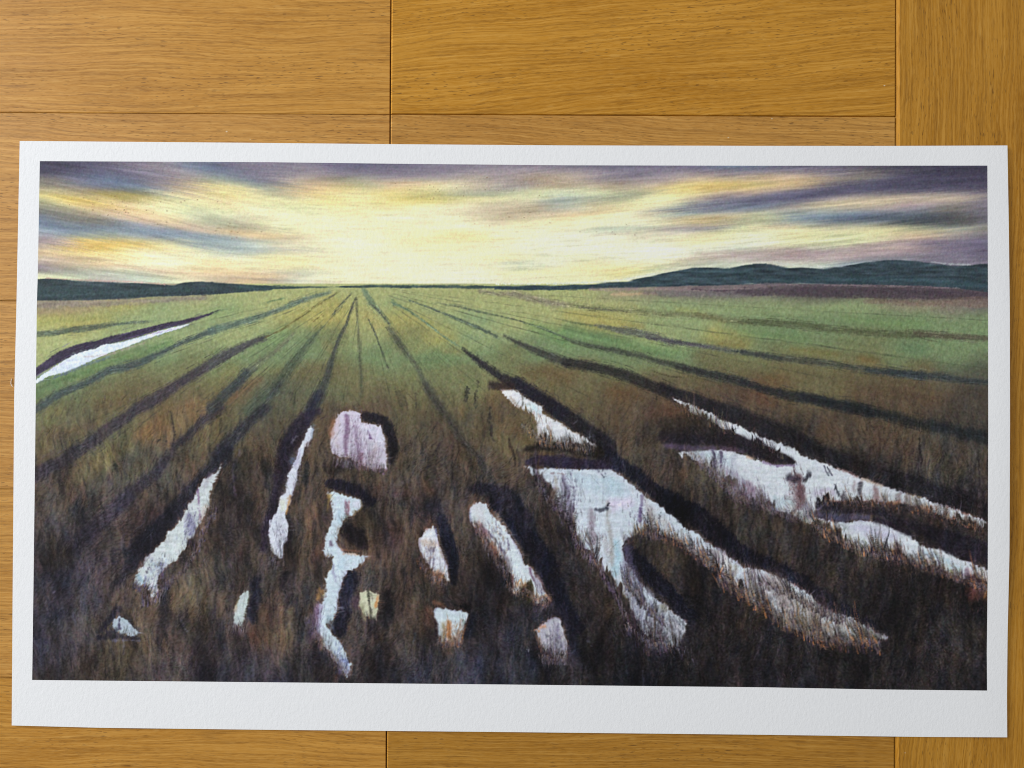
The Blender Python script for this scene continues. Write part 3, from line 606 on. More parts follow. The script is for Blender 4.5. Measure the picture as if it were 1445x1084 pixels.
    for tx, ty, a_ in ((120, 600, .3), (60, 505, .3), (250, 640, .35), (330, 560, .35), (395, 590, .4), (440, 600, .35), (480, 590, .3), (560, 600, .4), (600, 640, .35), (690, 640, .35), (740, 600, .3), (830, 560, .35),
                       (930, 560, .3), (1010, 540, .35), (1150, 530, .3), (1250, 500, .3), (1390, 520, .3), (1390, 452, .25), (900, 470, .3), (760, 470, .35), (655, 500, .4), (575, 500, .4), (455, 500, .4), (360, 500, .35), (240, 500, .3)):
        L_ = np.hypot(tx-512, ty-403); u0 = r.uniform(.04, .3)
        for k_ in range(int(L_/7)):
            u = r.uniform(u0, 1); x = 512+(tx-512)*u; y = 403+(ty-403)*u
            lay(np.array([x]), np.array([y+r.normal(0, .4)]), np.array([(tx-512)/L_]), np.array([(ty-403)/L_]), np.array([r.uniform(8, 26)]), np.array([[.30, .32, .25]])*(1.25-.5*u), np.array([.62*a_*r.uniform(.3, 1.2)]))
    # bank above the left pool
    stroke('F0', '-20,740,56 100,660,70 200,600,80 300,555,80 400,520,75 500,500,62 620,460,62 750,430,58 900,390,52 1050,350,46 1200,320,38 1350,275,22 1445,240,10', (58, 50, 72), a=.95, soft=1.4, rag=.45, var=.10)
    furrow('F0', '-20,735,50 100,655,70 300,552,80 500,498,62 750,428,58 1050,348,46 1200,318,38 1350,275,22 1445,240,10', (66, 56, 84), n=.5)
    stroke('F1', '-10,240,10 60,215,6', (80, 90, 76), a=.6, soft=1.2)

    # ---- dark banks by the pools below
    bd = (30, 29, 41)
    for t_, s_, c_, a_, f_ in (
        ('M1', '1010,40,60 1100,60,90 1180,80,90 1230,160,90 1250,250,84 1240,370,60', bd, .85, 2.6),
        ('M1', '760,540,70 880,570,90 1000,610,84 1080,680,80', (40, 38, 56), .9, 2.4), ('M1', '900,900,120 980,950,130 1040,1000,90', (40, 36, 42), .85, 3),
        ('M1', '780,440,90 900,400,90', (54, 46, 42), .7, 4), ('M1', '600,400,40 580,530,46', (40, 46, 50), .7, 3), ('M1', '290,400,60 310,480,60', (40, 44, 44), .6, 4),
        ('M1', '-10,330,60 60,400,60', (46, 48, 60), .6, 5), ('M1', '40,560,50 80,700,70', (50, 46, 60), .4, 7),
        ('N1', '930,210,110 910,300,130 880,420,130 860,540,120 840,630,90', (36, 38, 54), .9, 2.8), ('N1', '220,240,70 220,380,90 190,530,80', (38, 39, 52), .85, 3),
        ('N1', '1210,350,80 1220,450,80 1200,560,60', (36, 36, 42), .7, 4), ('N1', '430,200,60 460,400,60', (46, 42, 48), .6, 5),
        ('N1', '600,880,120 640,800,100', (46, 46, 56), .5, 8), ('N1', '1140,800,150 1180,900,120', (42, 44, 56), .6, 8),
        ('N2', '180,180,90 210,300,110 240,430,110 270,560,90 280,650,60', (28, 31, 46), .92, 2.4), ('N2', '110,80,150 150,140,100', (44, 46, 60), .7, 6),
        ('N2', '600,40,120 700,160,150 800,290,160 900,420,160 980,540,150 1040,680,130 1100,850,120 1200,1000,120', (30, 30, 44), .93, 3),
        ('M2', '430,800,90 560,820,120 650,850,150 720,930,150 800,1040,150', (40, 40, 54), .88, 4),
        ('L2', '280,295,24 380,315,34', (28, 30, 38), .9, 1.5), ('L2', '410,370,60 390,520,60', (34, 38, 52), .85, 3), ('L2', '1150,450,60 1180,560,60 1190,650,60', (36, 38, 56), .7, 5),
        ('N3', '130,400,60 230,510,120 330,620,130 430,720,130 520,820,120 600,920,120', (28, 29, 42), .93, 2.6),
        ('M3', '-60,560,120 0,590,130 120,650,104 250,745,110 350,820,110 480,890,120 600,970,140 700,1040,150', (34, 34, 48), .95, 2.2),
        ('N3', '400,20,130 500,90,150 620,130,160 750,220,150 850,320,140 950,400,120 1050,460,110 1160,490,100 1260,530,90 1350,600,100 1450,650,110', (31, 31, 43), .95, 2.2),
        ('N4', '-10,640,90 100,720,110 200,800,130 300,870,120 400,930,120 520,990,110', (32, 32, 42), .93, 3),
        ('N0', '930,200,80 970,400,90 960,620,90 950,760,60', (42, 40, 48), .6, 5), ('N0', '1240,350,40 1240,560,60 1210,760,60', (42, 42, 50), .5, 5),
        ('N0', '500,620,40 560,540,60 620,460,60', (44, 42, 56), .85, 3), ('N0', '490,670,40 650,665,40 770,670,30', (48, 48, 60), .85, 2.4),
        ('N0', '590,20,40 610,150,50 600,280,40', (46, 44, 52), .6, 4), ('N0', '1400,560,80 1400,740,90', (38, 40, 50), .6, 6),
        ('N2', '540,560,120 560,800,150 480,1000,150', (38, 38, 44), .5, 8), ('N2', '1160,520,130 1250,720,160 1300,900,150', (40, 40, 46), .5, 10),
        ('N2', '1150,300,40 1170,420,50', (34, 34, 38), .6, 3), ('L3', '700,100,50 740,400,60', (34, 34, 40), .5, 5)):
        stroke(t_, s_, c_, a=min(1, a_*1.02), soft=f_*1.2, rag=1.6, var=.08)

    # ---- pools: warm rim first, then the pale water
    wt = (206, 216, 224)
    pools = []
    def pool(parts, col=wt, rim=(120, 88, 70), soft=1.0, rag=1.0, rims=.55, grow=2.0):
        if rims: poly(parts, rim, a=rims, soft=2.2, rag=2.0, grow=grow)
        sl, al = poly(parts, col, soft=soft, rag=rag, var=.022, tex=n_hor); pool_mask[sl] = np.maximum(pool_mask[sl], al)
    pool([('F0', '-10,800 60,740 140,690 240,625 320,580 380,560 470,540 560,500 700,480 850,440 1000,390 1120,358 1270,326 1180,365 1050,405 900,455 750,515 620,560 480,620 350,680 250,722 120,755 -10,822')], (198, 210, 224), rim=(116, 130, 130), rag=.5, grow=1)
    pool([('M0', '1395,400 1385,440 1350,560 1330,680 1290,780 1230,870 1190,950 1130,1030'), ('N0', '1110,20 1070,90 990,130 930,200 910,290 888,380 860,300 820,260 790,290 745,240 770,160 820,100 880,30'),
          ('M0', '950,1000 1000,920 1060,860 1110,770 1180,690 1240,600 1280,530 1340,480')], (196, 206, 208), rag=1.2)
    pool([('M1', '630,108 655,150 640,210 600,260 570,350 540,430 505,540 485,600 475,700 455,790 462,880 445,980 435,1070'), ('N1', '415,66 395,66 350,42 322,0'),
          ('M1', '325,900 340,830 375,760 400,680 430,600 440,520 480,420 520,330 560,240 600,160')], (206, 212, 226), rim=(84, 66, 80))
    pool([('N0', '590,530 640,508 690,540 730,590 780,612 780,648 720,655 640,640 585,595')], (168, 184, 196), rim=(60, 60, 72))
    pool([('N1', '150,305 175,350 160,420 140,520 120,585 52,590 57,470 75,400 100,350')], (186, 200, 200), rim=(110, 104, 88))
    pool([('M1', '870,5 930,-5 1000,10 1012,90 1060,100 1165,115 1185,170 1190,260 1205,320 1217,440 1110,440 1035,415 1000,395 940,360 870,350 800,320 785,290 792,170 820,80 845,20')], (194, 188, 206), rim=(128, 96, 76))
    pool([('M1', '770,615 830,610 890,640 960,650 1022,662 1030,710 990,770 940,800 880,830 850,900 820,990 825,1020'),
          ('N1', '870,20 960,30 1052,50 1020,110 960,150 900,160 870,220 850,300 825,380 820,460 800,530 765,580 790,640 850,700 900,780 915,850 942,868 905,972 850,890 800,800 740,730 700,650 660,590 690,500 700,420 728,370 742,300 742,220 780,140 790,60 750,60 730,0'),
          ('M1', '738,1060 740,960 760,900 800,820 790,720 770,660')], (196, 214, 226), rim=(128, 98, 72))
    pool([('N1', '992,330 1060,315 1110,320 1150,350 1152,420 1130,530 1090,525 1040,500 1004,430')], (200, 202, 172), rim=(112, 82, 70))
    pool([('N2', '112,228 140,290 152,370 182,460 212,550 238,645 200,635 130,590 95,540 60,490 25,410 22,320 60,250')], (208, 214, 224), rim=(130, 98, 74))
    pool([('N2', '450,42 510,70 550,120 600,180 660,250 700,330 760,420 800,510 880,545 905,610 935,680 975,790 940,822 885,810 862,700 832,640 795,690 782,732 712,738 720,620 680,560 620,470 560,390 500,290 425,220 398,160 410,80')], (204, 216, 224), rim=(140, 96, 66))
    pool([('L2', '122,340 160,308 240,325 310,332 380,352 368,400 350,440 340,520 320,578 292,530 262,560 180,560 150,500 138,430')], (196, 212, 222), rim=(124, 84, 60))
    pool([('L2', '1000,400 1050,390 1085,420 1110,500 1130,600 1118,690 1050,685 960,650 925,580 900,530 880,490 930,450')], (176, 176, 190), rim=(128, 92, 68))
    pool([('M2', '625,55 700,50 740,60 800,110 870,150 940,190 940,230 1000,270 1080,310 1130,360 1200,380 1250,420 1345,490 1220,460 1120,450 1050,450 980,440 900,420 890,320 860,260 800,220 740,180 690,130 650,90')], (210, 214, 220), rim=(120, 92, 68))
    pool([('M2', '788,632 850,640 900,660 1000,652 1100,655 1250,650 1445,650'), ('M3', '20,660 60,690 120,740 200,800 260,850 340,900 400,950 460,1000 520,1040'),
          ('N3', '522,195 560,240 640,260 720,330 800,390 870,440 930,480 1000,540 1080,545 1180,560 1260,600 1350,650 1445,715'),
          ('L4', '20,175 100,240 180,320 260,350 380,380 480,440 560,490 640,540 560,560 500,545 430,560 330,560 240,520 180,570 100,540 0,500'),
          ('L3', '1400,470 1300,450 1250,400 1190,280 1060,270 1010,170 945,130 860,90 830,10'), ('N3', '820,510 745,540 690,460 600,420 540,350 440,310 350,285 250,270 180,290 130,330 100,400 110,480 150,550 200,620 260,700 320,760 380,810 430,830 500,890 550,930'),
          ('L3', '580,430 565,520 520,610 440,590 360,580 280,530 215,440 150,290 90,200 60,150 35,110 0,60'), ('N2', '1400,560 1370,500 1300,410 1230,370 1190,240 1150,160 1080,130 1050,60 1045,0'), ('M2', '1040,860 1000,780 940,710 870,685')],
         (196, 208, 220), rim=(110, 84, 70))
    pool([('M3', '480,118 540,140 620,172 720,212 800,246 850,285 940,308 1020,345 1120,398 1220,436 1330,485 1445,535'),
          ('M4', '60,575 160,600 260,640 360,680 450,720 560,760 680,800 800,850 900,870 1000,910 1100,945 1200,970 1300,1010 1415,1065'),
          ('N4', '1415,245 1300,222 1200,192 1130,180 1040,140 960,100 880,70 760,65 600,40 450,32 300,36 200,36 130,52 110,120 105,170 200,190 330,200 450,190 560,200 650,220 750,262 830,312 900,362 960,390 1050,400 1150,450 1220,490 1300,512 1415,562 1415,690 1380,640 1300,600 1230,630 1150,590 1080,560 1000,525 920,530 850,505 790,450 720,400 680,410 600,415 520,400 450,430 380,380 300,310 220,250 130,220 60,205 0,195'),
          ('N3', '1400,150 1300,115 1180,65 1080,20'), ('M3', '1050,870 960,800 880,760 830,700 720,620 620,580 560,570 520,530 620,520 720,512 850,505 960,532 1030,552 1150,592 1280,622 1380,624 1432,600 1350,560 1250,508 1150,460 1030,420 920,365 820,312 700,262 600,210')],
         (204, 212, 220), rim=(96, 76, 72), grow=1.4)

    # ---- colour inside and round the pools
    for t_, s_, c_, a_, f_ in (
        # big pool
        ('M2', '1150,700,60 1300,760,120 1445,800,150', (176, 200, 214), .55, 6), ('M3', '0,740,80 60,800,100 120,850,60', (170, 198, 214), .5, 6), ('M3', '40,930,90 160,900,70', (206, 200, 224), .7, 6),
        ('N3', '60,60,60 150,50,60', (208, 200, 226), .6, 5), ('N3', '50,350,50 60,480,60 40,600,40', (150, 194, 212), .6, 4), ('N3', '600,300,90 680,360,80', (194, 214, 226), .5, 4),
        ('M3', '250,860,24 245,960,30 235,1050,26', (92, 70, 120), .6, 2), ('N3', '240,100,22 235,200,18', (92, 74, 124), .6, 1.8), ('N3', '270,20,40 330,180,60 420,200,50', (172, 162, 158), .5, 5),
        ('M2', '1090,720,30 1110,820,34 1140,920,34 1150,1040,34', (110, 98, 128), .65, 2.2), ('M2', '1150,740,8 1165,860,10 1170,1000,10', (60, 50, 76), .7, 1),
        ('M2', '1030,720,20 1040,820,24 1030,920,30', (140, 128, 112), .6, 2), ('M2', '900,690,26 950,740,24 990,790,20', (96, 84, 104), .6, 2), ('M2', '1000,690,8 1110,700,8', (140, 118, 122), .6, 1),
        ('N2', '1300,110,40 1310,220,44 1310,340,44', (140, 124, 138), .6, 3), ('N2', '1400,330,40 1430,420,50', (172, 168, 172), .5, 4), ('N2', '1150,120,24 1160,220,26', (80, 66, 84), .6, 2),
        ('N3', '0,60,20 15,380,30 10,520,30', (140, 130, 120), .5, 3),
        ('N3', '130,400,50 140,520,80 180,640,90 200,760,90', (104, 100, 128), .62, 4), ('N3', '280,720,60 320,760,40', (172, 192, 200), .5, 4),
        ('L3', '150,180,70 210,330,80 240,460,60', (118, 118, 138), .55, 5), ('L3', '350,380,110 360,520,120', (112, 106, 116), .6, 6), ('L3', '470,440,90 520,540,90', (128, 122, 132), .55, 6),
        ('L3', '300,330,20 350,360,30', (170, 192, 204), .6, 3), ('L3', '390,300,50 420,320,40', (132, 122, 92), .6, 3), ('L3', '410,560,80 300,560,60', (76, 66, 72), .6, 6),
        ('N3', '200,280,30 300,262,26', (176, 146, 90), .7, 2.4), ('N3', '430,320,50 520,370,50', (110, 86, 78), .5, 4), ('N3', '540,270,20 545,350,22', (104, 92, 82), .5, 2),
        ('N3', '720,430,40 740,500,60 700,480,60', (88, 72, 82), .65, 4), ('N3', '790,420,30 820,500,40', (120, 98, 96), .55, 4), ('N3', '940,520,20 950,600,26', (110, 94, 80), .6, 3),
        ('N3', '880,590,20 920,620,24', (206, 138, 92), .6, 2.4), ('N3', '950,640,24 970,680,22', (206, 142, 92), .6, 2.4), ('N3', '860,450,40 900,540,60', (214, 204, 198), .6, 4),
        ('N3', '1080,600,110 1100,700,110', (136, 122, 130), .55, 7), ('N3', '1250,640,110 1300,760,120 1330,880,90', (132, 112, 108), .62, 8), ('N3', '1190,640,40 1190,740,40', (196, 184, 190), .5, 5),
        ('N3', '1400,800,60 1420,900,60', (168, 164, 158), .5, 6), ('N3', '1390,940,60 1440,1000,60', (150, 130, 86), .55, 5), ('L3', '1040,200,30 1060,260,30', (124, 116, 88), .5, 4),
        ('L4', '60,300,100 120,420,80', (136, 118, 108), .6, 8), ('L4', '170,310,60 200,350,50', (118, 116, 130), .5, 5), ('L4', '100,430,80 220,480,80', (110, 92, 78), .6, 8), ('L4', '0,400,40 30,500,50', (150, 140, 92), .5, 5),
        ('L4', '60,520,60 200,570,80 330,560,60', (56, 60, 50), .6, 7), ('L4', '300,450,60 400,440,50', (150, 124, 104), .5, 5), ('L4', '470,490,60 590,530,50', (104, 92, 84), .6, 6), ('L4', '400,540,50 540,560,40', (66, 68, 58), .6, 6),
        # right pools
        ('M3', '640,540,60 800,560,80 900,600,60', (180, 206, 216), .5, 5), ('M3', '690,520,40 700,640,40', (140, 128, 152), .35, 3), ('M3', '780,520,18 790,640,20', (56, 44, 76), .75, 1.5), ('M3', '830,520,16 830,640,16', (70, 56, 88), .7, 1.5),
        ('M3', '880,700,80 1000,800,110 1130,870,100', (132, 124, 146), .55, 6), ('M3', '1060,780,60 1100,830,60', (140, 96, 120), .4, 5), ('M3', '930,560,40 930,700,50', (156, 158, 178), .5, 4),
        ('M3', '1150,600,16 1300,630,16 1400,628,14', (120, 92, 136), .7, 1.6), ('M3', '1030,555,22 1070,565,20', (206, 168, 140), .7, 1.8), ('M3', '1270,930,90 1360,900,60', (160, 186, 196), .5, 5),
        ('M3', '1420,700,40 1430,800,50 1430,930,60', (112, 80, 86), .75, 3), ('M3', '1390,640,6 1415,720,16', (80, 60, 70), .8, 1.2), ('M3', '1370,720,50 1400,735,40', (48, 40, 56), .8, 2.4),
        ('M4', '20,740,40 60,700,40 50,670,14', (44, 44, 54), .8, 2.4), ('M4', '0,800,60 20,900,40', (104, 72, 78), .7, 3), ('M4', '130,840,60 230,840,50', (184, 172, 200), .6, 4), ('M4', '40,940,70 70,1000,50', (120, 112, 140), .6, 4),
        ('M4', '175,630,8 195,700,9', (60, 62, 80), .8, 1), ('M4', '205,640,7 225,700,8', (60, 62, 80), .8, 1), ('M4', '245,770,12 280,850,14', (48, 48, 60), .8, 1.2), ('M4', '320,840,26 330,890,40', (62, 52, 60), .75, 2.4),
        ('M4', '410,740,16 405,820,22', (124, 96, 100), .6, 2), ('M4', '450,760,16 460,880,26', (54, 48, 58), .75, 2), ('M4', '565,790,16 590,880,50', (124, 84, 84), .65, 3), ('M4', '730,850,22 735,910,50', (100, 76, 72), .65, 3),
        ('M4', '800,870,30 810,920,44', (110, 90, 80), .6, 3), ('M4', '870,890,24 880,940,40', (84, 74, 62), .65, 3), ('M4', '1080,950,26 1090,1020,40', (110, 90, 80), .65, 3), ('M4', '1170,990,20 1190,1050,34', (120, 92, 80), .6, 3), ('M4', '1250,1000,18 1260,1060,30', (130, 96, 84), .6, 3),
        ('M4', '260,645,14 360,680,16 420,710,14', (150, 104, 100), .6, 2), ('M4', '460,730,16 620,780,14', (168, 140, 112), .6, 2), ('M4', '800,845,10 900,865,12', (180, 160, 120), .6, 1.6), ('M4', '1200,970,10 1320,1015,10', (180, 128, 108), .6, 1.6),
        ('M4', '200,890,12 300,900,12', (206, 142, 108), .7, 1.8), ('M4', '330,890,8 560,890,12', (178, 120, 84), .6, 1.8), ('M4', '620,915,16 740,915,26', (206, 114, 78), .75, 2), ('M4', '900,930,16 980,970,16', (190, 120, 82), .6, 2), ('M4', '1110,1020,16 1160,1045,16', (204, 120, 82), .7, 2),
        ('N4', '420,240,60 600,280,90 700,300,60', (186, 184, 214), .6, 6), ('N4', '960,440,60 1200,560,60', (172, 204, 218), .6, 5), ('N4', '130,210,10 200,220,12', (214, 216, 210), .7, 1.6),
        ('N4', '20,180,60 60,140,60', (112, 104, 122), .5, 5), ('N4', '270,260,50 340,250,40', (110, 116, 120), .5, 4), ('N4', '370,300,30 380,350,30', (112, 110, 104), .5, 3),
        ('N4', '1240,600,40 1290,660,50', (124, 92, 118), .7, 4), ('N4', '1290,640,60 1300,760,70', (128, 78, 70), .75, 5), ('N4', '1380,640,30 1385,760,40', (170, 112, 60), .75, 4), ('N4', '1330,640,30 1340,760,40', (112, 74, 60), .7, 4),
        ('N4', '1050,560,24 1130,590,26 1200,640,24', (196, 142, 80), .75, 3), ('N4', '1130,560,14 1150,590,12', (150, 150, 80), .6, 2), ('N4', '900,540,40 1000,560,44', (140, 108, 76), .65, 4),
        ('N4', '720,380,50 740,480,70', (120, 88, 82), .7, 4), ('N4', '680,420,24 690,470,20', (150, 118, 82), .6, 3), ('N4', '540,330,30 540,440,40', (92, 84, 84), .6, 3), ('N4', '620,400,60 660,430,50', (92, 96, 84), .6, 4),
        ('N4', '400,380,30 450,430,40', (146, 152, 92), .65, 3), ('N4', '120,210,30 220,260,30 300,330,30', (128, 108, 72), .55, 4), ('N4', '470,350,20 500,420,30', (80, 84, 88), .6, 3), ('N4', '820,470,50 880,520,50', (104, 110, 104), .55, 4),
        # islands and ledges
        ('N4', '140,75,60 350,90,80 550,105,70 750,160,70 900,230,100 1050,300,120 1200,360,130 1420,430,150', (42, 37, 44), .95, 2.2), ('N4', '330,70,60 600,75,50 800,130,80 1000,180,90 1200,240,90 1420,300,90', (60, 52, 46), .8, 4),
        ('N4', '110,150,44 300,165,54 500,165,40', (80, 80, 106), .7, 3), ('N4', '560,180,40 700,215,50 800,270,50', (44, 38, 50), .8, 2.4), ('N4', '1050,370,50 1250,450,70 1420,500,70', (48, 40, 50), .85, 3),
        ('N4', '150,50,16 200,40,20 130,90,20', (34, 28, 40), .9, 1.4),
        ('M2', '820,510,50 950,480,66 1150,500,80 1350,530,90', (44, 39, 36), .92, 3), ('M2', '815,612,40 900,595,80 1050,603,100 1200,612,80 1460,622,70', (50, 43, 66), .9, 1.8), ('M2', '1000,560,10 1200,565,10', (80, 64, 56), .5, 2),
        ('M3', '0,590,80 60,620,60', (40, 38, 52), .8, 3), ('M3', '440,410,120 620,400,130 780,400,130 950,440,110 1100,500,110 1250,560,90 1380,598,40', (44, 38, 46), .93, 3),
        ('M3', '450,320,120 650,310,160 780,350,110', (56, 48, 42), .7, 7), ('M3', '440,480,40 540,490,44 700,495,34 800,490,26', (98, 80, 116), .65, 2.4), ('M3', '850,490,40 980,520,40', (84, 60, 90), .6, 3),
        # other pools
        ('M0', '1330,470,30 1300,560,30', (160, 150, 170), .4, 3), ('M0', '1238,600,10 1240,720,12 1236,820,10', (120, 84, 128), .7, 1.2), ('M0', '1290,720,24 1250,820,30', (200, 170, 160), .5, 3), ('M0', '1150,800,60 1170,920,60', (98, 92, 140), .5, 5),
        ('N0', '770,210,30 810,260,30', (130, 172, 200), .6, 3), ('N0', '820,200,10 825,290,14', (84, 84, 136), .7, 1.5), ('N0', '760,280,40 790,300,40', (74, 70, 104), .7, 3), ('N0', '930,120,24 950,220,30', (84, 72, 84), .6, 3), ('N0', '870,260,24 885,330,16', (222, 222, 236), .7, 2),
        ('N0', '640,530,8 640,610,10', (70, 66, 92), .9, 1), ('N0', '590,690,10 770,690,8', (120, 128, 146), .6, 1.4), ('N0', '560,640,30 620,615,20', (56, 56, 72), .7, 2),
        ('M1', '540,300,20 500,420,24', (150, 140, 180), .4, 3), ('M1', '420,690,50 430,740,40', (214, 220, 192), .6, 4), ('M1', '470,640,14 460,780,16', (190, 138, 74), .75, 1.6), ('M1', '480,390,26 490,360,20', (110, 140, 180), .6, 3),
        ('M1', '400,860,50 410,960,50', (180, 184, 198), .6, 4), ('N1', '400,-60,10 410,50,12', (58, 60, 66), .8, 1.2), ('M1', '655,110,16 640,200,14', (110, 130, 150), .5, 2),
        ('M1', '900,40,26 905,140,34 900,250,30 900,330,24', (112, 80, 112), .75, 2.6), ('M1', '975,120,20 985,220,24 1000,340,30 1000,430,30', (136, 112, 142), .65, 2.6), ('M1', '1020,330,30 1010,420,30', (124, 80, 100), .7, 2.6),
        ('M1', '800,80,34 790,180,30', (170, 114, 84), .7, 4), ('M1', '840,60,20 830,260,20', (196, 176, 178), .6, 3), ('M1', '1080,150,8 1092,210,8', (96, 60, 110), .8, 1), ('M1', '1130,260,30 1110,380,34', (200, 184, 184), .5, 3), ('M1', '1040,130,30 1150,150,40 1160,250,40', (206, 208, 226), .7, 4),
        ('M1', '1000,430,20 1090,445,16', (140, 88, 72), .6, 3), ('M1', '910,690,18 915,790,20', (128, 84, 108), .75, 2), ('M1', '935,680,12 930,800,20', (160, 90, 110), .6, 2), ('M1', '770,650,14 765,750,18', (184, 146, 70), .8, 2), ('M1', '1000,700,50 990,720,40', (214, 206, 228), .6, 4),
        ('M1', '850,760,30 855,840,20', (170, 200, 222), .6, 3), ('M1', '780,980,14 790,1010,18', (80, 52, 84), .7, 2), ('M1', '860,1045,16 1000,1055,14', (190, 128, 92), .6, 2), ('M1', '730,920,12 730,1040,16', (140, 112, 110), .5, 2.4),
        ('N1', '870,30,16 1000,40,16', (200, 146, 110), .5, 2), ('N1', '850,120,60 870,90,50', (178, 208, 224), .5, 4), ('N1', '790,120,14 810,240,16', (120, 110, 150), .5, 2), ('N1', '705,310,40 690,370,30', (176, 134, 70), .75, 3),
        ('N1', '690,440,60 670,540,80 660,620,70', (138, 118, 158), .6, 4), ('N1', '700,690,50 720,740,40', (148, 110, 76), .7, 3), ('N1', '630,690,50 640,640,50', (84, 64, 76), .5, 4), ('N1', '890,850,50 900,920,36', (120, 136, 196), .7, 3), ('N1', '780,520,30 790,600,30', (120, 150, 168), .5, 3),
        ('N1', '850,860,16 850,930,30', (70, 70, 110), .6, 2.4), ('N1', '820,960,30 830,1040,30', (110, 76, 56), .6, 3), ('N1', '760,60,24 745,110,24', (150, 140, 150), .4, 3),
        ('N1', '1075,310,14 1085,430,16 1095,530,14', (70, 70, 58), .85, 1.2), ('N1', '1102,340,8 1104,520,9', (60, 56, 50), .8, .9), ('N1', '1135,360,24 1130,430,30', (196, 130, 72), .85, 2), ('N1', '980,360,40 970,430,40', (84, 58, 74), .6, 4), ('N1', '1020,420,20 1040,520,30', (140, 138, 100), .6, 3),
        ('N1', '75,590,60 90,640,40', (78, 62, 72), .5, 3), ('N1', '75,400,14 60,470,12', (168, 140, 96), .5, 2),
        ('N2', '60,350,60 130,370,40', (200, 176, 160), .6, 4), ('N2', '90,400,12 95,540,14', (92, 82, 104), .6, 1.6), ('N2', '120,390,8 120,560,8', (80, 70, 96), .7, 1), ('N2', '90,190,20 60,240,20', (140, 100, 86), .6, 3), ('N2', '130,240,14 140,300,16', (80, 90, 140), .6, 2),
        ('N2', '140,590,30 190,640,24', (180, 120, 84), .7, 2.6), ('N2', '30,520,40 70,560,40', (110, 82, 62), .6, 4), ('N2', '150,400,14 170,460,12', (180, 160, 110), .5, 2),
        ('N2', '480,240,50 520,300,50', (122, 74, 84), .7, 3.4), ('N2', '555,380,50 580,440,50', (176, 108, 70), .8, 3), ('N2', '540,280,12 640,440,16', (72, 64, 90), .7, 1.6), ('N2', '600,330,10 640,460,12', (80, 70, 100), .6, 1.4), ('N2', '640,460,40 690,560,40', (104, 88, 100), .6, 3.4),
        ('N2', '660,330,10 665,400,10', (84, 66, 104), .6, 1.2), ('N2', '725,600,22 720,690,26', (130, 84, 74), .7, 2.4), ('N2', '755,670,40 800,680,40', (216, 160, 100), .7, 3), ('N2', '715,730,12 800,720,14', (206, 146, 98), .7, 1.6), ('N2', '860,550,20 880,640,24', (104, 60, 96), .8, 2),
        ('N2', '900,620,50 920,700,50', (154, 140, 164), .6, 4), ('N2', '880,770,40 960,780,50', (196, 146, 94), .8, 3), ('N2', '915,750,10 915,820,12', (70, 52, 56), .8, 1.2), ('N2', '450,90,60 470,170,70', (206, 200, 204), .5, 5), ('N2', '400,120,10 410,200,12', (110, 124, 150), .6, 2),
        ('N2', '840,640,10 850,700,40 840,780,60', (70, 66, 40), .9, 2), ('N2', '590,120,10 700,290,10 790,460,12', (150, 136, 108), .45, 1.6),
        ('L2', '215,420,24 230,500,40 240,570,40', (186, 112, 58), .85, 2.8), ('L2', '175,430,20 190,560,30', (150, 124, 74), .7, 3), ('L2', '320,500,24 320,560,24', (206, 150, 108), .75, 2.4), ('L2', '80,330,50 90,430,60', (124, 84, 66), .6, 5), ('L2', '140,270,24 180,290,24', (180, 122, 80), .7, 3),
        ('L2', '130,430,12 120,540,16', (46, 36, 50), .7, 2), ('L2', '240,570,70 220,640,60', (104, 78, 54), .6, 6), ('L2', '335,410,12 345,430,12', (110, 140, 100), .6, 1.6), ('L2', '870,487,8 920,487,8', (200, 140, 104), .9, 1), ('L2', '930,460,20 960,450,20', (208, 142, 100), .8, 2),
        ('L2', '910,540,12 940,640,14', (150, 116, 80), .7, 2), ('L2', '1060,440,16 1070,680,20', (120, 112, 150), .6, 2), ('L2', '1020,400,10 1110,560,10', (150, 146, 150), .5, 2), ('L2', '970,510,12 985,520,12', (70, 76, 90), .8, 1.2), ('L2', '1000,690,60 1080,700,50', (84, 70, 84), .5, 4),
        ('L2', '1140,650,40 1200,740,60', (96, 92, 110), .4, 7), ('L2', '1000,300,60 1050,350,50', (84, 78, 92), .5, 6),
        ('M2', '790,100,10 795,230,12', (84, 80, 72), .6, 1.4), ('M2', '700,110,16 760,190,18', (150, 128, 108), .6, 2.4), ('M2', '980,330,20 1000,430,24', (140, 118, 98), .65, 2.4), ('M2', '900,350,40 920,410,40', (170, 160, 158), .5, 3), ('M2', '850,180,60 900,220,50', (184, 214, 222), .6, 4),
        ('M2', '1090,430,40 1160,440,30', (96, 96, 98), .55, 3), ('M2', '630,60,14 700,50,10', (176, 132, 108), .5, 2), ('M2', '560,20,60 700,25,60', (52, 40, 42), .8, 3), ('M2', '1080,320,10 1200,385,10', (150, 128, 108), .6, 1.6),
        ('F0', '400,600,16 600,580,14 750,530,12 900,480,8', (180, 160, 150), .5, 1.8), ('F0', '150,770,16 350,690,20 600,600,12', (96, 116, 140), .5, 2), ('F0', '900,420,8 1150,365,8', (176, 150, 180), .6, 1.4),
        ('F0', '20,750,12 300,620,10', (178, 168, 196), .4, 2),
        # the wader on the pool
        ('N2', '1335,105,14 1380,112,30 1445,100,24', (70, 74, 90), .85, 1.6), ('N3', '-20,95,14 5,75,8 20,58,8', (46, 48, 64), .9, 1),
        ):
        if len(s_.split()) < 2: s_ = s_+' '+s_
        stroke(t_, s_, c_, a=min(1, a_*1.05), soft=f_*1.15, rag=.9, var=.03)
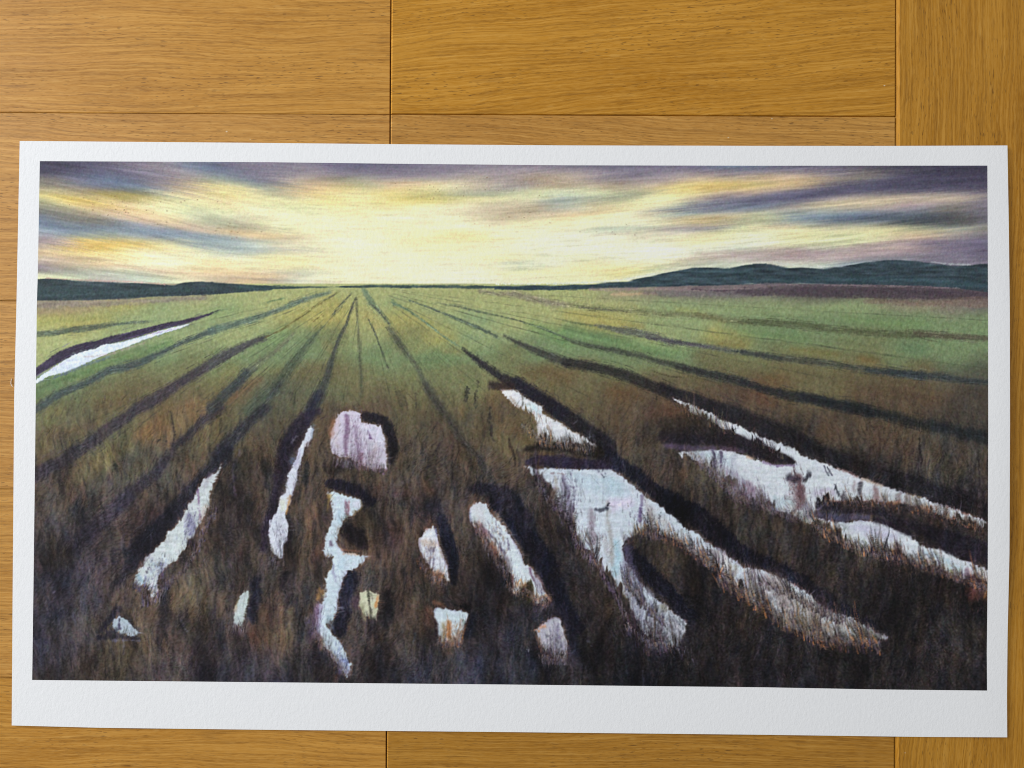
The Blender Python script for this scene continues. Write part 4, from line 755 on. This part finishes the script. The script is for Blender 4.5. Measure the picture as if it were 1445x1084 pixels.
    # fine twigs
    for t_, s_, c_ in (
        ('M0', '1025,0,8 1045,110,14 1050,190,12 1055,260,10', (40, 36, 40)), ('M0', '1020,240,12 980,330,6', (40, 38, 40)), ('M0', '940,220,20 1000,230,8', (42, 44, 44)),
        ('M0', '600,400,5 600,450,6', (40, 44, 46)), ('M0', '130,670,4 180,760,5 260,860,4', (52, 48, 50)), ('M0', '470,650,4 530,760,5', (48, 46, 50)), ('M0', '770,640,5 765,740,6', (44, 42, 44)), ('M0', '1000,430,5 975,540,6', (46, 42, 50)),
        ('M0', '1190,330,16 1185,380,8', (44, 44, 40)), ('M2', '540,190,14 545,280,24 560,380,20 590,440,10', (44, 40, 44)), ('M2', '370,30,20 375,90,30 365,150,16', (60, 60, 54)), ('M2', '430,90,8 430,210,8', (54, 56, 50)),
        ('M2', '690,430,10 720,540,12 720,620,10', (50, 42, 42)), ('M2', '180,440,10 110,560,12', (50, 44, 52)), ('M2', '70,420,30 30,530,40', (56, 52, 54)), ('M2', '460,560,10 430,720,10', (46, 44, 50)),
        ('F2', '80,900,60 110,980,70', (80, 78, 62)), ('F2', '210,900,12 215,1020,12', (66, 64, 54)), ('F2', '630,840,20 620,940,24 650,1020,20', (64, 64, 54)), ('F2', '720,800,14 700,1000,20', (72, 70, 56)),
        ('F1', '650,900,30 670,1000,24', (72, 72, 56)), ('M1', '520,190,4 480,240,8', (150, 146, 170)), ('M1', '330,620,5 370,640,5', (120, 112, 130)), ('M1', '60,340,6 55,460,8 70,640,10', (104, 88, 110)), ('M1', '90,280,6 100,340,6', (120, 110, 130)),
        ('N1', '565,440,6 545,640,9', (34, 34, 34)), ('N1', '600,540,8 570,660,10 550,780,6', (38, 36, 34)), ('N1', '1060,680,5 1010,850,8 1020,960,8', (34, 34, 42)), ('N1', '570,700,6 540,780,10', (112, 104, 90)), ('N1', '520,830,8 460,980,8', (78, 66, 72)),
        ('N1', '1415,640,4 1390,740,6', (96, 110, 124)), ('L3', '335,220,12 300,330,14 270,460,14 265,560,10', (26, 27, 40)), ('L3', '400,330,10 420,450,12', (40, 42, 60)), ('L3', '665,160,8 650,360,10', (26, 26, 32)), ('L3', '745,330,8 750,520,8', (28, 26, 30)),
        ('L3', '630,690,4 665,770,5', (110, 100, 116)), ('L3', '650,690,3 690,780,3', (96, 88, 104)), ('L3', '250,640,4 252,890,4', (72, 76, 92)), ('L3', '110,640,5 135,800,5', (72, 80, 88)), ('N3', '380,110,8 382,280,8', (50, 48, 60)), ('N3', '1215,360,8 1215,480,8', (30, 32, 30)),
        ('L4', '240,370,10 200,480,12', (186, 130, 92)), ('L4', '210,340,5 180,540,6', (60, 50, 44)), ('L4', '20,380,8 90,560,8', (160, 150, 110)), ('L4', '530,470,5 528,560,6', (190, 190, 160)), ('L4', '480,480,5 476,540,6', (150, 150, 110)),
        ('L4', '425,597,8 430,601,8', (226, 226, 216)), ('L4', '960,434,5 962,438,5', (180, 160, 130)), ('L4', '180,500,4 200,620,5', (120, 112, 92)), ('M4', '20,240,5 80,380,6 130,440,6', (60, 40, 38)), ('M4', '410,420,14 420,470,14', (60, 44, 40)),
        ('M4', '890,420,8 905,640,14', (48, 36, 38)), ('M4', '1340,560,10 1350,780,16 1400,900,10', (44, 36, 40)), ('M4', '1310,520,4 1308,570,6', (150, 140, 146)), ('M2', '1200,280,5 1160,330,5', (92, 96, 110)), ('M2', '1310,385,5 1290,440,5', (130, 130, 150)),
        ('M2', '1330,410,14 1330,450,20', (80, 80, 96)), ('M2', '1370,660,3 1410,710,4', (70, 66, 90)), ('M2', '1400,660,3 1445,700,4', (70, 66, 90)), ('M3', '815,250,7 815,300,8', (44, 38, 42)), ('M3', '770,620,12 740,760,12', (46, 44, 42)), ('M3', '800,640,8 790,720,6', (60, 54, 50)),
        ('N4', '180,60,5 120,110,5', (150, 150, 170)), ('N4', '1240,530,5 1330,560,5', (96, 96, 130)), ('N0', '340,300,5 345,440,8', (104, 108, 128)), ('N0', '150,320,6 135,325,8', (150, 146, 160)), ('N0', '845,140,6 838,175,10', (60, 54, 76)),
        ('N0', '1100,530,4 1150,620,5', (110, 108, 120)), ('N0', '1300,380,10 1270,420,6', (104, 98, 92)), ('N0', '670,690,4 672,790,4', (130, 130, 130)), ('L2', '835,628,6 836,632,6', (200, 206, 214)), ('L2', '400,480,8 400,620,8', (92, 92, 104)), ('L2', '1290,560,5 1330,640,5', (84, 86, 98)),
        ('L2', '1185,560,4 1190,640,4', (84, 86, 104)), ('N2', '1035,270,4 1040,310,4', (104, 100, 88)), ('L2', '130,400,8 138,430,10', (40, 30, 44))):
        stroke(t_, s_, c_, a=.55, soft=1.1, rag=1.3, var=.1)

    # ---- brushed grass: strokes that pull the paint upward, longer towards the foreground
    def low(lo, hi, wet=.05, up=6):
        pm = np.maximum(pool_mask, np.roll(pool_mask, 3, 0))[..., None]
        def f(x, y, r):
            w_ = sample(pm, x-X0, y-Y0)[..., 0]
            return (r.uniform(0, 1, len(x)) < np.clip((y-lo)/(hi-lo), 0, 1)) & (r.uniform(0, 1, len(x)) < 1-(1-wet)*w_)
        return f
    fan2 = lambda x, y: 90 + np.clip((x-560)/45., -9, 12)
    swirl = fnoise(26, 30, 45)[..., None]
    fan3 = lambda x, y: fan2(x, y) + 20*sample(swirl, x-X0, y-Y0)[..., 0]
    if STAGE == 1: return cv
    dabs(46000, 44, 1400, 540, 985, 3, 10, fan3, 12, .12, .5, hue=.02, mask=low(520, 620), seed=41)
    dabs(15000, 44, 1400, 560, 985, 6, 17, fan3, 10, .17, .40, hue=.018, mask=low(560, 720), seed=42)
    # dry stems and dark reeds
    tin = [(150, 112, 78), (168, 140, 110), (104, 76, 60), (128, 118, 92), (86, 80, 98), (176, 160, 150), (60, 52, 58), (112, 88, 104)]
    dabs(5200, 44, 1400, 600, 985, 4, 15, fan3, 12, 0, .24, mask=low(560, 760), tint=tin, seed=43)
    dabs(8500, 44, 1400, 560, 985, 5, 24, fan3, 10, 0, .55, mask=low(520, 700), tint=[(30, 28, 34), (40, 34, 40), (34, 38, 50), (46, 38, 34)], seed=44)
    # paint dragged up from the bank into the near edge of the water
    zone = pool_mask*(1-np.roll(pool_mask, -20, 0))*(PY > 570)
    zone = blur(zone[..., None], 2, 2)[..., 0]*np.clip((PX-250)/700., .3, 1)
    dd = np.clip(fnoise(1.1, 8, 91)*.8+fnoise(4, 8, 92)*.8-.1, 0, 2.2)*6*zone
    cv[:] = sample(cv, XX+fnoise(3, 3, 93)*.8*zone, YY+dd)
    # level brushing on the water, then grass standing up over its near edge
    wm = pool_mask[..., None]
    dabs(16000, 44, 1400, 440, 960, 4, 14, 2, 5, .045, .45, hue=.010, seed=46, mask=lambda x, y, r: sample(wm, x-X0, y-Y0)[..., 0] > .6)
    below = np.roll(pool_mask, -9, 0)
    edge = (pool_mask > .5) & (below < .3) & (PY > 560)
    ey, ex = np.nonzero(edge); r = np.random.default_rng(47)
    pk = r.integers(0, len(ex), 5200); x = ex[pk]+X0+r.normal(0, 1.5, len(pk)); y = ey[pk]+Y0+r.uniform(3, 12, len(pk))
    keep = sample(fnoise(9, 9, 48)[..., None], x-X0, y-Y0)[..., 0] > -.25; x, y = x[keep], y[keep]; n = len(x)
    big = np.clip((x-560)/300., .35, 1)*np.clip(1+.55*sample(fnoise(5, 5, 49)[..., None], x-X0, y-Y0)[..., 0], .35, 2.2)
    c = sample(cv, x-X0, y-Y0+9); c = np.where(c.mean(-1, keepdims=True) > .45, np.array([[.3, .25, .24]]), c)
    warm = np.array([(176, 122, 76), (150, 112, 84), (124, 90, 100), (96, 80, 70), (60, 50, 56), (132, 128, 92)])/255.
    c = np.where((r.uniform(0, 1, n) < .22)[:, None], warm[r.integers(0, 6, n)], c*(1+.2*r.standard_normal((n, 1))))
    th = np.radians(fan2(x, y)+9*r.standard_normal(n))
    lay(x, y, np.cos(th), -np.sin(th), r.uniform(7, 21, n)*big, np.clip(c, .05, 1), r.uniform(.25, .75, n))
    if STAGE == 2: return cv
    # scratchy hatching where reeds stand in the water
    for cx, cy, rx, ry, n, tc in (
        (905, 735, 14, 24, 130, [(90, 74, 110), (60, 52, 84), (150, 132, 120)]), (800, 700, 16, 40, 260, [(90, 80, 110), (56, 46, 76)]), (836, 760, 12, 34, 160, [(120, 96, 110), (70, 56, 70)]),
        (900, 830, 18, 50, 420, [(60, 60, 84), (130, 130, 160), (200, 204, 216)]), (935, 880, 26, 36, 520, [(70, 66, 76), (186, 184, 196), (44, 44, 54)]), (962, 890, 16, 22, 260, [(190, 186, 196), (60, 56, 66)]),
        (1072, 815, 26, 28, 380, [(70, 62, 76), (200, 192, 196), (110, 92, 104)]), (1110, 840, 28, 38, 620, [(70, 58, 60), (196, 184, 176), (150, 120, 110), (40, 36, 40)]), (1150, 870, 30, 24, 460, [(80, 66, 60), (190, 176, 160), (150, 110, 80), (36, 36, 34)]),
        (1200, 890, 34, 12, 260, [(170, 150, 120), (50, 50, 40), (120, 96, 80)]), (1000, 778, 30, 18, 320, [(90, 70, 90), (52, 40, 52), (160, 140, 150)]), (960, 765, 26, 12, 160, [(120, 96, 84), (70, 56, 56)]),
        (1040, 690, 26, 14, 300, [(110, 92, 124), (60, 54, 80), (120, 80, 96)]), (1070, 705, 22, 12, 220, [(96, 70, 92), (60, 48, 62)]), (1012, 655, 16, 16, 160, [(56, 44, 70), (100, 90, 120)]),
        (1127, 690, 10, 26, 260, [(110, 70, 70), (66, 48, 56)]), (1160, 722, 40, 8, 160, [(110, 100, 120), (60, 60, 70)]), (1230, 778, 20, 12, 240, [(70, 64, 72), (104, 96, 84)]), (1270, 785, 12, 16, 200, [(124, 84, 76), (60, 48, 50)]),
        (1310, 800, 40, 8, 320, [(150, 112, 76), (84, 70, 56), (180, 140, 90)]), (1375, 830, 16, 18, 320, [(120, 74, 60), (176, 116, 70), (84, 52, 60)]), (1205, 768, 20, 10, 180, [(110, 116, 80), (60, 62, 50)]), (1290, 715, 60, 7, 200, [(110, 76, 64), (70, 60, 56)]),
        (1345, 735, 30, 7, 120, [(120, 90, 76), (80, 66, 60)]), (505, 625, 14, 26, 300, [(112, 84, 112), (150, 132, 160), (90, 70, 90)]), (447, 880, 10, 24, 220, [(130, 112, 150), (80, 64, 90)]), (480, 925, 10, 16, 160, [(110, 124, 180), (60, 64, 100)]),
        (268, 740, 12, 20, 260, [(80, 74, 130), (60, 54, 84), (140, 140, 170)]), (225, 800, 18, 16, 260, [(90, 90, 150), (150, 170, 200), (50, 46, 70)]), (215, 830, 12, 12, 100, [(60, 56, 80), (110, 110, 140)]), (395, 760, 8, 18, 140, [(150, 150, 170), (80, 76, 96)]),
        (700, 765, 16, 30, 300, [(96, 84, 110), (60, 50, 66), (160, 120, 90)]), (765, 845, 10, 18, 220, [(90, 74, 110), (60, 46, 60)]), (785, 905, 14, 20, 360, [(90, 84, 110), (206, 200, 204), (120, 110, 140)]), (608, 775, 10, 18, 130, [(150, 120, 100), (90, 80, 100)]),
        (755, 585, 30, 14, 120, [(110, 90, 76), (160, 130, 110)]), (800, 620, 24, 6, 120, [(90, 80, 80), (60, 60, 64)]), (640, 885, 16, 12, 120, [(176, 112, 64), (140, 96, 60)]), (150, 560, 80, 2, 10, [(80, 70, 90)])):
        r = np.random.default_rng(int(cx*7+cy)); m = int(n*(1.3 if n >= 360 else .6))
        x = r.normal(cx, rx*.55, m); y = r.normal(cy+5, ry*.6, m)
        tc = np.array(tc)/255.; on = sample(wm, x-X0, y-Y0)[..., 0]
        col = tc[r.integers(0, len(tc), m)]*(1+.15*r.standard_normal((m, 1)))
        th = np.radians(fan2(x, y)+10*r.standard_normal(m))
        lay(x, y, np.cos(th), -np.sin(th), r.uniform(3, 9, m), np.clip(col, 0, 1).astype(np.float32), r.uniform(.3, .75, m)*np.where(col.mean(-1) > .38, np.clip(on*1.2, .12, 1), 1))

    # standing reeds in front of the water, and light broken down between them
    def reeds(line, n, l0, l1, dark, seed, rise=1.0, lightn=.5, drop=9, thick=1):
        r = np.random.default_rng(seed); q = np.array([float(v) for v in line.replace(',', ' ').split()]).reshape(-1, 2)
        d = np.hypot(*np.diff(q, axis=0).T); t = np.concatenate([[0], np.cumsum(d)]); m = int(n*t[-1])
        u = r.uniform(0, t[-1], m); x = np.interp(u, t, q[:, 0]); y = np.interp(u, t, q[:, 1])
        cl = .45+.8*np.clip(np.sin(u*.21+seed)+.7*np.sin(u*.083+2*seed)+.5*r.standard_normal(m), 0, 2)
        x = x+r.normal(0, 1.5, m); y = y+r.uniform(0, drop, m)
        th = np.radians(fan2(x, y)+8*r.standard_normal(m)); D = np.array(dark)/255.
        c = D[r.integers(0, len(D), m)]*(1+.18*r.standard_normal((m, 1)))
        ll = r.uniform(l0, l1, m)*cl*rise; aa = r.uniform(.35, .9, m) if thick == 1 else r.uniform(.55, 1, m)
        for w_ in range(thick): lay(x+.8*w_, y, np.cos(th), -np.sin(th), ll, np.clip(c, .03, 1), aa)
        k = int(m*lightn); u = r.uniform(0, t[-1], k); x = np.interp(u, t, q[:, 0])+r.normal(0, 2, k); y = np.interp(u, t, q[:, 1])-r.uniform(-3, 6, k)
        th = np.radians(fan2(x, y)+180+8*r.standard_normal(k)); Lc = np.array([(196, 188, 190), (172, 156, 150), (160, 168, 186), (186, 160, 132)])/255.
        lay(x, y, np.cos(th), -np.sin(th), r.uniform(3, 12, k), Lc[r.integers(0, 4, k)], r.uniform(.15, .5, k))
    DK = [(44, 38, 44), (58, 46, 52), (52, 46, 42), (70, 54, 66), (84, 66, 58), (36, 34, 42)]
    WM = DK+[(174, 112, 62), (104, 78, 58), (92, 82, 62)]
    reeds('755,672 775,700 800,730 815,768 845,800 862,832 885,872', 2.0, 10, 28, DK+[(92, 74, 104)], 1, thick=2)
    reeds('880,880 915,908 965,916', 2.4, 14, 46, DK+[(70, 66, 84)], 2, drop=18, thick=2)
    reeds('900,752 945,757 970,775 1000,790 1020,812', 2.6, 8, 24, WM, 3, thick=2)
    reeds('1015,815 1045,832 1070,848 1095,868 1130,888 1165,902 1240,908', 2.6, 12, 44, WM, 4, drop=18, thick=2)
    reeds('1070,820 1110,835 1150,858 1200,880', 1.2, 10, 26, DK, 24, lightn=1.2, thick=2)
    reeds('880,820 905,850 940,880', 1.6, 14, 30, DK+[(80, 76, 110)], 25, lightn=1.0, thick=2)
    reeds('975,640 1010,670 1040,702 1080,714 1125,730', 4.5, 6, 22, DK+[(104, 72, 88), (92, 84, 112)], 5)
    reeds('1150,745 1200,770 1240,782 1290,792 1340,810 1392,830', 2.6, 8, 28, WM, 6, thick=2)
    reeds('1160,706 1230,707 1300,718 1390,746', 2.2, 5, 13, WM+[(140, 86, 66)], 7, lightn=.1)
    reeds('470,648 500,654 545,662', 3, 6, 26, [(92, 72, 88), (70, 56, 66), (120, 96, 120)], 8, lightn=.3)
    reeds('668,738 700,790 722,832 745,836 770,852', 3.2, 6, 20, WM+[(110, 70, 84)], 9)
    reeds('765,930 800,930', 6, 12, 34, DK+[(110, 104, 124)], 10)
    reeds('590,790 610,815 632,822', 3, 6, 18, WM, 11); reeds('615,905 655,905', 4, 6, 26, WM+[(176, 112, 64)], 12)
    reeds('200,850 222,842 235,825 262,800 285,760 305,720', 2.4, 6, 20, DK+[(84, 80, 130)], 13)
    reeds('380,790 400,792', 4, 6, 20, DK, 14); reeds('432,870 448,900 470,925 490,948', 3.5, 6, 18, DK+[(104, 92, 130)], 15); reeds('330,885 345,887', 4, 5, 12, DK, 16)
    reeds('735,600 758,618 790,628 835,632', 3, 5, 14, WM, 17)
    # mottling of the ground
    m_ = (1-pool_mask)*np.clip((PY-500)/140., 0, 1)
    g1 = fnoise(5, 13, 71); g2 = fnoise(4, 10, 72); g3 = fnoise(1.6, 6, 73)
    cv = cv*(1+(m_*(.05*g1+.05*g3))[..., None]) + (m_*g2)[..., None]*np.array([.007, 0, -.007], np.float32)
    # ---- surface: streaks in the paint, tooth of the paper
    top = smooth((PY-398)/14.)[..., None]; lo = smooth((PY-520)/160.)[..., None]
    cv = cv*(1 + (1-top)*(.014*n_hor+.010*fnoise(16, .8, 51))[..., None] + top*(1-lo)*.028*fnoise(1.0, 1.4, 52)[..., None] + lo*(1-.7*pool_mask[..., None])*(.034*fnoise(.8, 3.2, 53)+.040*fnoise(2.0, 9, 54))[..., None])
    cv = cv + (.011 + .006*lo)*fnoise(.7, .7, 55)[..., None] + .005*np.stack([fnoise(1.2, 1.2, 60+i) for i in range(3)], -1)
    bend = smooth((PY-530)/90.)
    cv = sample(cv, XX+fnoise(9, 11, 97)*1.2*bend+fnoise(3, 5, 98)*.6*bend, YY+fnoise(8, 8, 99)*.6*bend)
    # depth of the printed darks, bite of the brush marks
    cv = cv + .55*(cv-blur(cv, 1.3, 1.3))
    cv = np.clip(cv, .01, 1.2)
    dk_ = smooth((PY-510)/150.)[..., None]
    cool = smooth((PY-600)/160.)*(1-pool_mask)
    cv = cv*(1+cool[..., None]*(np.array([-.01, -.05, .02], np.float32)+(.11*fnoise(13, 30, 95)+.05*fnoise(5, 16, 96))[..., None]))
    lum = cv.mean(-1, keepdims=True)
    deep = cv*np.clip(lum/.30, .05, 1)**.34*.93
    cv = cv*(1-dk_) + deep*dk_
    cv = cv*(1+.09*pool_mask[..., None])
    g = cv.mean(-1, keepdims=True)
    cv = g + (cv-g)*(.86*(1-top) + top*(.90-.04*dk_))
    cv = cv*(1+.045*(1-top)) + .012*(1-top)
    cv = np.clip(cv, 0.045, 1)
    return cv

# ---------------------------------------------------------------- the art print
IRR = 0.885
def to_lin(c): return np.where(c <= .04045, c/12.92, ((c+.055)/1.055)**2.4)

class Edge:
    def __init__(s, *p): s.p = np.array(p, float); d = np.hypot(*np.diff(s.p, axis=0).T); s.t = np.concatenate([[0], np.cumsum(d)/d.sum()])
    def __call__(s, t): return np.stack([np.interp(t, s.t, s.p[:, 0]), np.interp(t, s.t, s.p[:, 1])], -1)
def coons(top, bot, lef, rig, nu, nv):
    u = np.linspace(0, 1, nu)[None, :, None]; v = np.linspace(0, 1, nv)[:, None, None]
    T_, B_ = top(u[0, :, 0])[None], bot(u[0, :, 0])[None]; L_, R_ = lef(v[:, 0, 0])[:, None], rig(v[:, 0, 0])[:, None]
    c00, c10, c01, c11 = T_[:, 0:1], T_[:, -1:], B_[:, 0:1], B_[:, -1:]
    return (1-v)*T_+v*B_+(1-u)*L_+u*R_-((1-u)*(1-v)*c00+u*(1-v)*c10+(1-u)*v*c01+u*v*c11)
P_TL, P_TR, P_BR, P_BL = (27.8, 199.0), (1421.6, 205.4), (1421.3, 1040.6), (16.5, 1023.8)
SH = (Edge(P_TL, (340, 201.5), (560, 203.6), (800, 205.3), (1065, 205.9), (1260, 206.0), P_TR),
      Edge(P_BL, (145, 1027.2), (380, 1030), (700, 1033), (1080, 1037), (1300, 1040), P_BR),
      Edge(P_TL, (25.4, 320), (23.0, 440), (20.0, 560), (19.0, 690), (17.8, 840), P_BL),
      Edge(P_TR, (1423.6, 320), (1425.0, 440), (1425.3, 600), (1424.5, 780), (1421.8, 900), (1421.0, 980), P_BR))
I_TL, I_TR, I_BR, I_BL = (56.2, 227.5), (1393.2, 233.8), (1392.8, 974.6), (45.4, 959.6)
IM = (Edge(I_TL, (380, 229.0), (560, 231.2), (800, 233.4), (1065, 234.0), I_TR),
      Edge(I_BL, (380, 962.9), (710, 966.0), (1080, 970.0), (1240, 973), I_BR),
      Edge(I_TL, (53.5, 380), (52.0, 430), (49.8, 620), (47.2, 830), I_BL),
      Edge(I_TR, (1394.2, 440), (1394.4, 600), (1393.8, 800), (1392.4, 920), I_BR))

def lift(x, y):
    """height of the sheet above the boards: it lies slack, its rims standing off the floor a little"""
    u = np.clip((x-22)/1401., 0, 1); v = np.clip((y-202)/830., 0, 1)
    z = .0009 + .0001*np.sin(u*7+1)*np.sin(v*5)
    z = z + .0005*np.exp(-(v/.10)**2)*(.6+.4*np.sin(u*5.5+.6)) + .0004*np.exp(-((1-v)/.08)**2)*np.clip(u*1.8, .1, 1)
    z = z + .0062*np.exp(-((1-u)/.07)**2)*np.exp(-((v-.5)/.33)**2) + .0007*np.exp(-((1-u)/.06)**2)
    z = z + .0004*np.exp(-(u/.05)**2)*np.exp(-((v-.45)/.3)**2)
    return z
def place(g, extra=0.):
    z = lift(g[..., 0], g[..., 1]) + .0006 + extra
    s = (CAM_H-z)/CAM_H                  # where a lifted point must lie to cover the measured spot
    return np.stack([mx(g[..., 0])*s, my(g[..., 1])*s, z], -1)

def sheet(name, co, mat, thick=0.):
    nv, nu = co.shape[:2]; v = co.reshape(-1, 3).astype(np.float32)
    idx = np.arange(nv*nu).reshape(nv, nu)
    q = np.stack([idx[1:, :-1], idx[1:, 1:], idx[:-1, 1:], idx[:-1, :-1]], -1).reshape(-1, 4)
    if thick:
        v2 = v.copy(); v2[:, 2] -= thick; off = len(v); v = np.vstack([v, v2])
        ring = np.concatenate([idx[0, :], idx[1:, -1], idx[-1, -2::-1], idx[-2:0:-1, 0]])
        nx = np.roll(ring, -1)
        q = np.vstack([q, q[:, ::-1]+off, np.stack([ring, nx, nx+off, ring+off], -1)])
    me = bpy.data.meshes.new(name)
    me.vertices.add(len(v)); me.vertices.foreach_set('co', v.ravel())
    me.loops.add(len(q)*4); me.loops.foreach_set('vertex_index', q.ravel().astype(np.int32))
    me.polygons.add(len(q)); me.polygons.foreach_set('loop_start', np.arange(0, len(q)*4, 4, dtype=np.int32))
    me.polygons.foreach_set('loop_total', np.full(len(q), 4, np.int32))
    me.update(calc_edges=True); me.validate()
    sm = np.ones(len(q), bool)
    if thick: sm[-len(ring):] = False
    me.polygons.foreach_set('use_smooth', sm)
    if thick:
        e_ = np.empty(len(me.edges)*2, np.int32); me.edges.foreach_get('vertices', e_); e_ = e_.reshape(-1, 2)
        on = np.zeros(len(v), bool); on[ring] = True; on[ring+off] = True
        sh = on[e_].all(1); at_ = me.attributes.new('sharp_edge', 'BOOLEAN', 'EDGE'); at_.data.foreach_set('value', sh)
    me.materials.append(mat)
    o = bpy.data.objects.new(name, me); scene.collection.objects.link(o)
    return o

def tooth(nt, strength, dist):
    """the pebbled tooth of heavy watercolour paper"""
    tc = nt.nodes.new('ShaderNodeTexCoord').outputs['Object']
    a = noise(nt, scaled(nt, tc, (520, 330, 400)), 1, 3, .6, .4); b2 = noise(nt, scaled(nt, tc, (1500, 1100, 900)), 1, 2, .5)
    h = math_(nt, 'ADD', a, math_(nt, 'MULTIPLY', b2, .45))
    bp = nt.nodes.new('ShaderNodeBump'); bp.inputs['Strength'].default_value = strength; bp.inputs['Distance'].default_value = dist
    nt.links.new(h, bp.inputs['Height']); return bp.outputs[0], a
def paper_mat():
    m, nt, b = material('cotton_paper')
    nrm, a = tooth(nt, .55, .00035)
    nt.links.new(nrm, b.inputs['Normal'])
    nt.links.new(mix(nt, a, (.855, .863, .874), (.905, .91, .915)), b.inputs['Base Color'])
    b.inputs['Roughness'].default_value = .85; b.inputs['Specular IOR Level'].default_value = .2
    return m
def ink_mat():
    m, nt, b = material('pigment_print')
    at = nt.nodes.new('ShaderNodeAttribute'); at.attribute_name = 'pigment'
    nrm, a = tooth(nt, .5, .00030)
    nt.links.new(nrm, b.inputs['Normal']); nt.links.new(at.outputs['Color'], b.inputs['Base Color'])
    b.inputs['Roughness'].default_value = .62; b.inputs['Specular IOR Level'].default_value = .12
    return m

root = bpy.data.objects.new('art_print', None); scene.collection.objects.link(root)
root.location = (0, 0, .0006); root.empty_display_size = .05
root['label'] = 'wide unframed art print of furrowed fields and pale pools, lying on the oak floor'
root['category'] = 'art print'
pg = sheet('paper_sheet', place(coons(*SH, 281, 169)), paper_mat(), .00028)
img = paint()
NU, NV = 1340, 744
g = coons(*IM, NU, NV)
ink = sheet('printed_picture', place(g, .00012), ink_mat())
col = sample(img, g[..., 0]-X0, g[..., 1]-Y0)
lin = np.clip(to_lin(col)/IRR, 0, .95)
att = ink.data.color_attributes.new('pigment', 'FLOAT_COLOR', 'POINT')
att.data.foreach_set('color', np.concatenate([lin, np.ones(lin.shape[:2]+(1,))], -1).astype(np.float32).ravel())
for o in (pg, ink):
    o.parent = root; o.matrix_parent_inverse = root.matrix_world.inverted()
    o.location = (0, 0, -.0006)

# a pale wisp of lint caught against the left edge of the sheet
def lint():
    path = [(17.2, 534), (16.4, 538), (16.6, 541.5), (18.0, 544.5), (19.6, 546.0)]
    bm = bmesh.new(); rings = []
    for i, (px, py) in enumerate(path):
        r = (.00012, .0002, .00022, .00018, .0001)[i]; z = .0003+.0002*i
        d = (path[min(i+1, 4)][0]-path[max(i-1, 0)][0], path[min(i+1, 4)][1]-path[max(i-1, 0)][1]); L = math.hypot(*d); nx, ny = d[1]/L, d[0]/L
        rings.append([bm.verts.new((mx(px)+r*math.cos(a)*nx, my(py)+r*math.cos(a)*ny, z+r*math.sin(a))) for a in [k*math.pi/3 for k in range(6)]])
    for a, b in zip(rings[:-1], rings[1:]):
        for k in range(6): bm.faces.new((a[k], a[(k+1) % 6], b[(k+1) % 6], b[k]))
    bm.faces.new(rings[0]); bm.faces.new(rings[-1][::-1]); bmesh.ops.recalc_face_normals(bm, faces=bm.faces)
    me = bpy.data.meshes.new('lint'); bm.to_mesh(me); bm.free()
    m, nt, b = material('lint_fibre'); b.inputs['Base Color'].default_value = (.8, .76, .68, 1); b.inputs['Roughness'].default_value = .9
    me.materials.append(m); o = bpy.data.objects.new('lint', me); scene.collection.objects.link(o)
    o['label'] = 'tiny curled wisp of pale lint touching the left edge of the print'; o['category'] = 'lint'
lint()
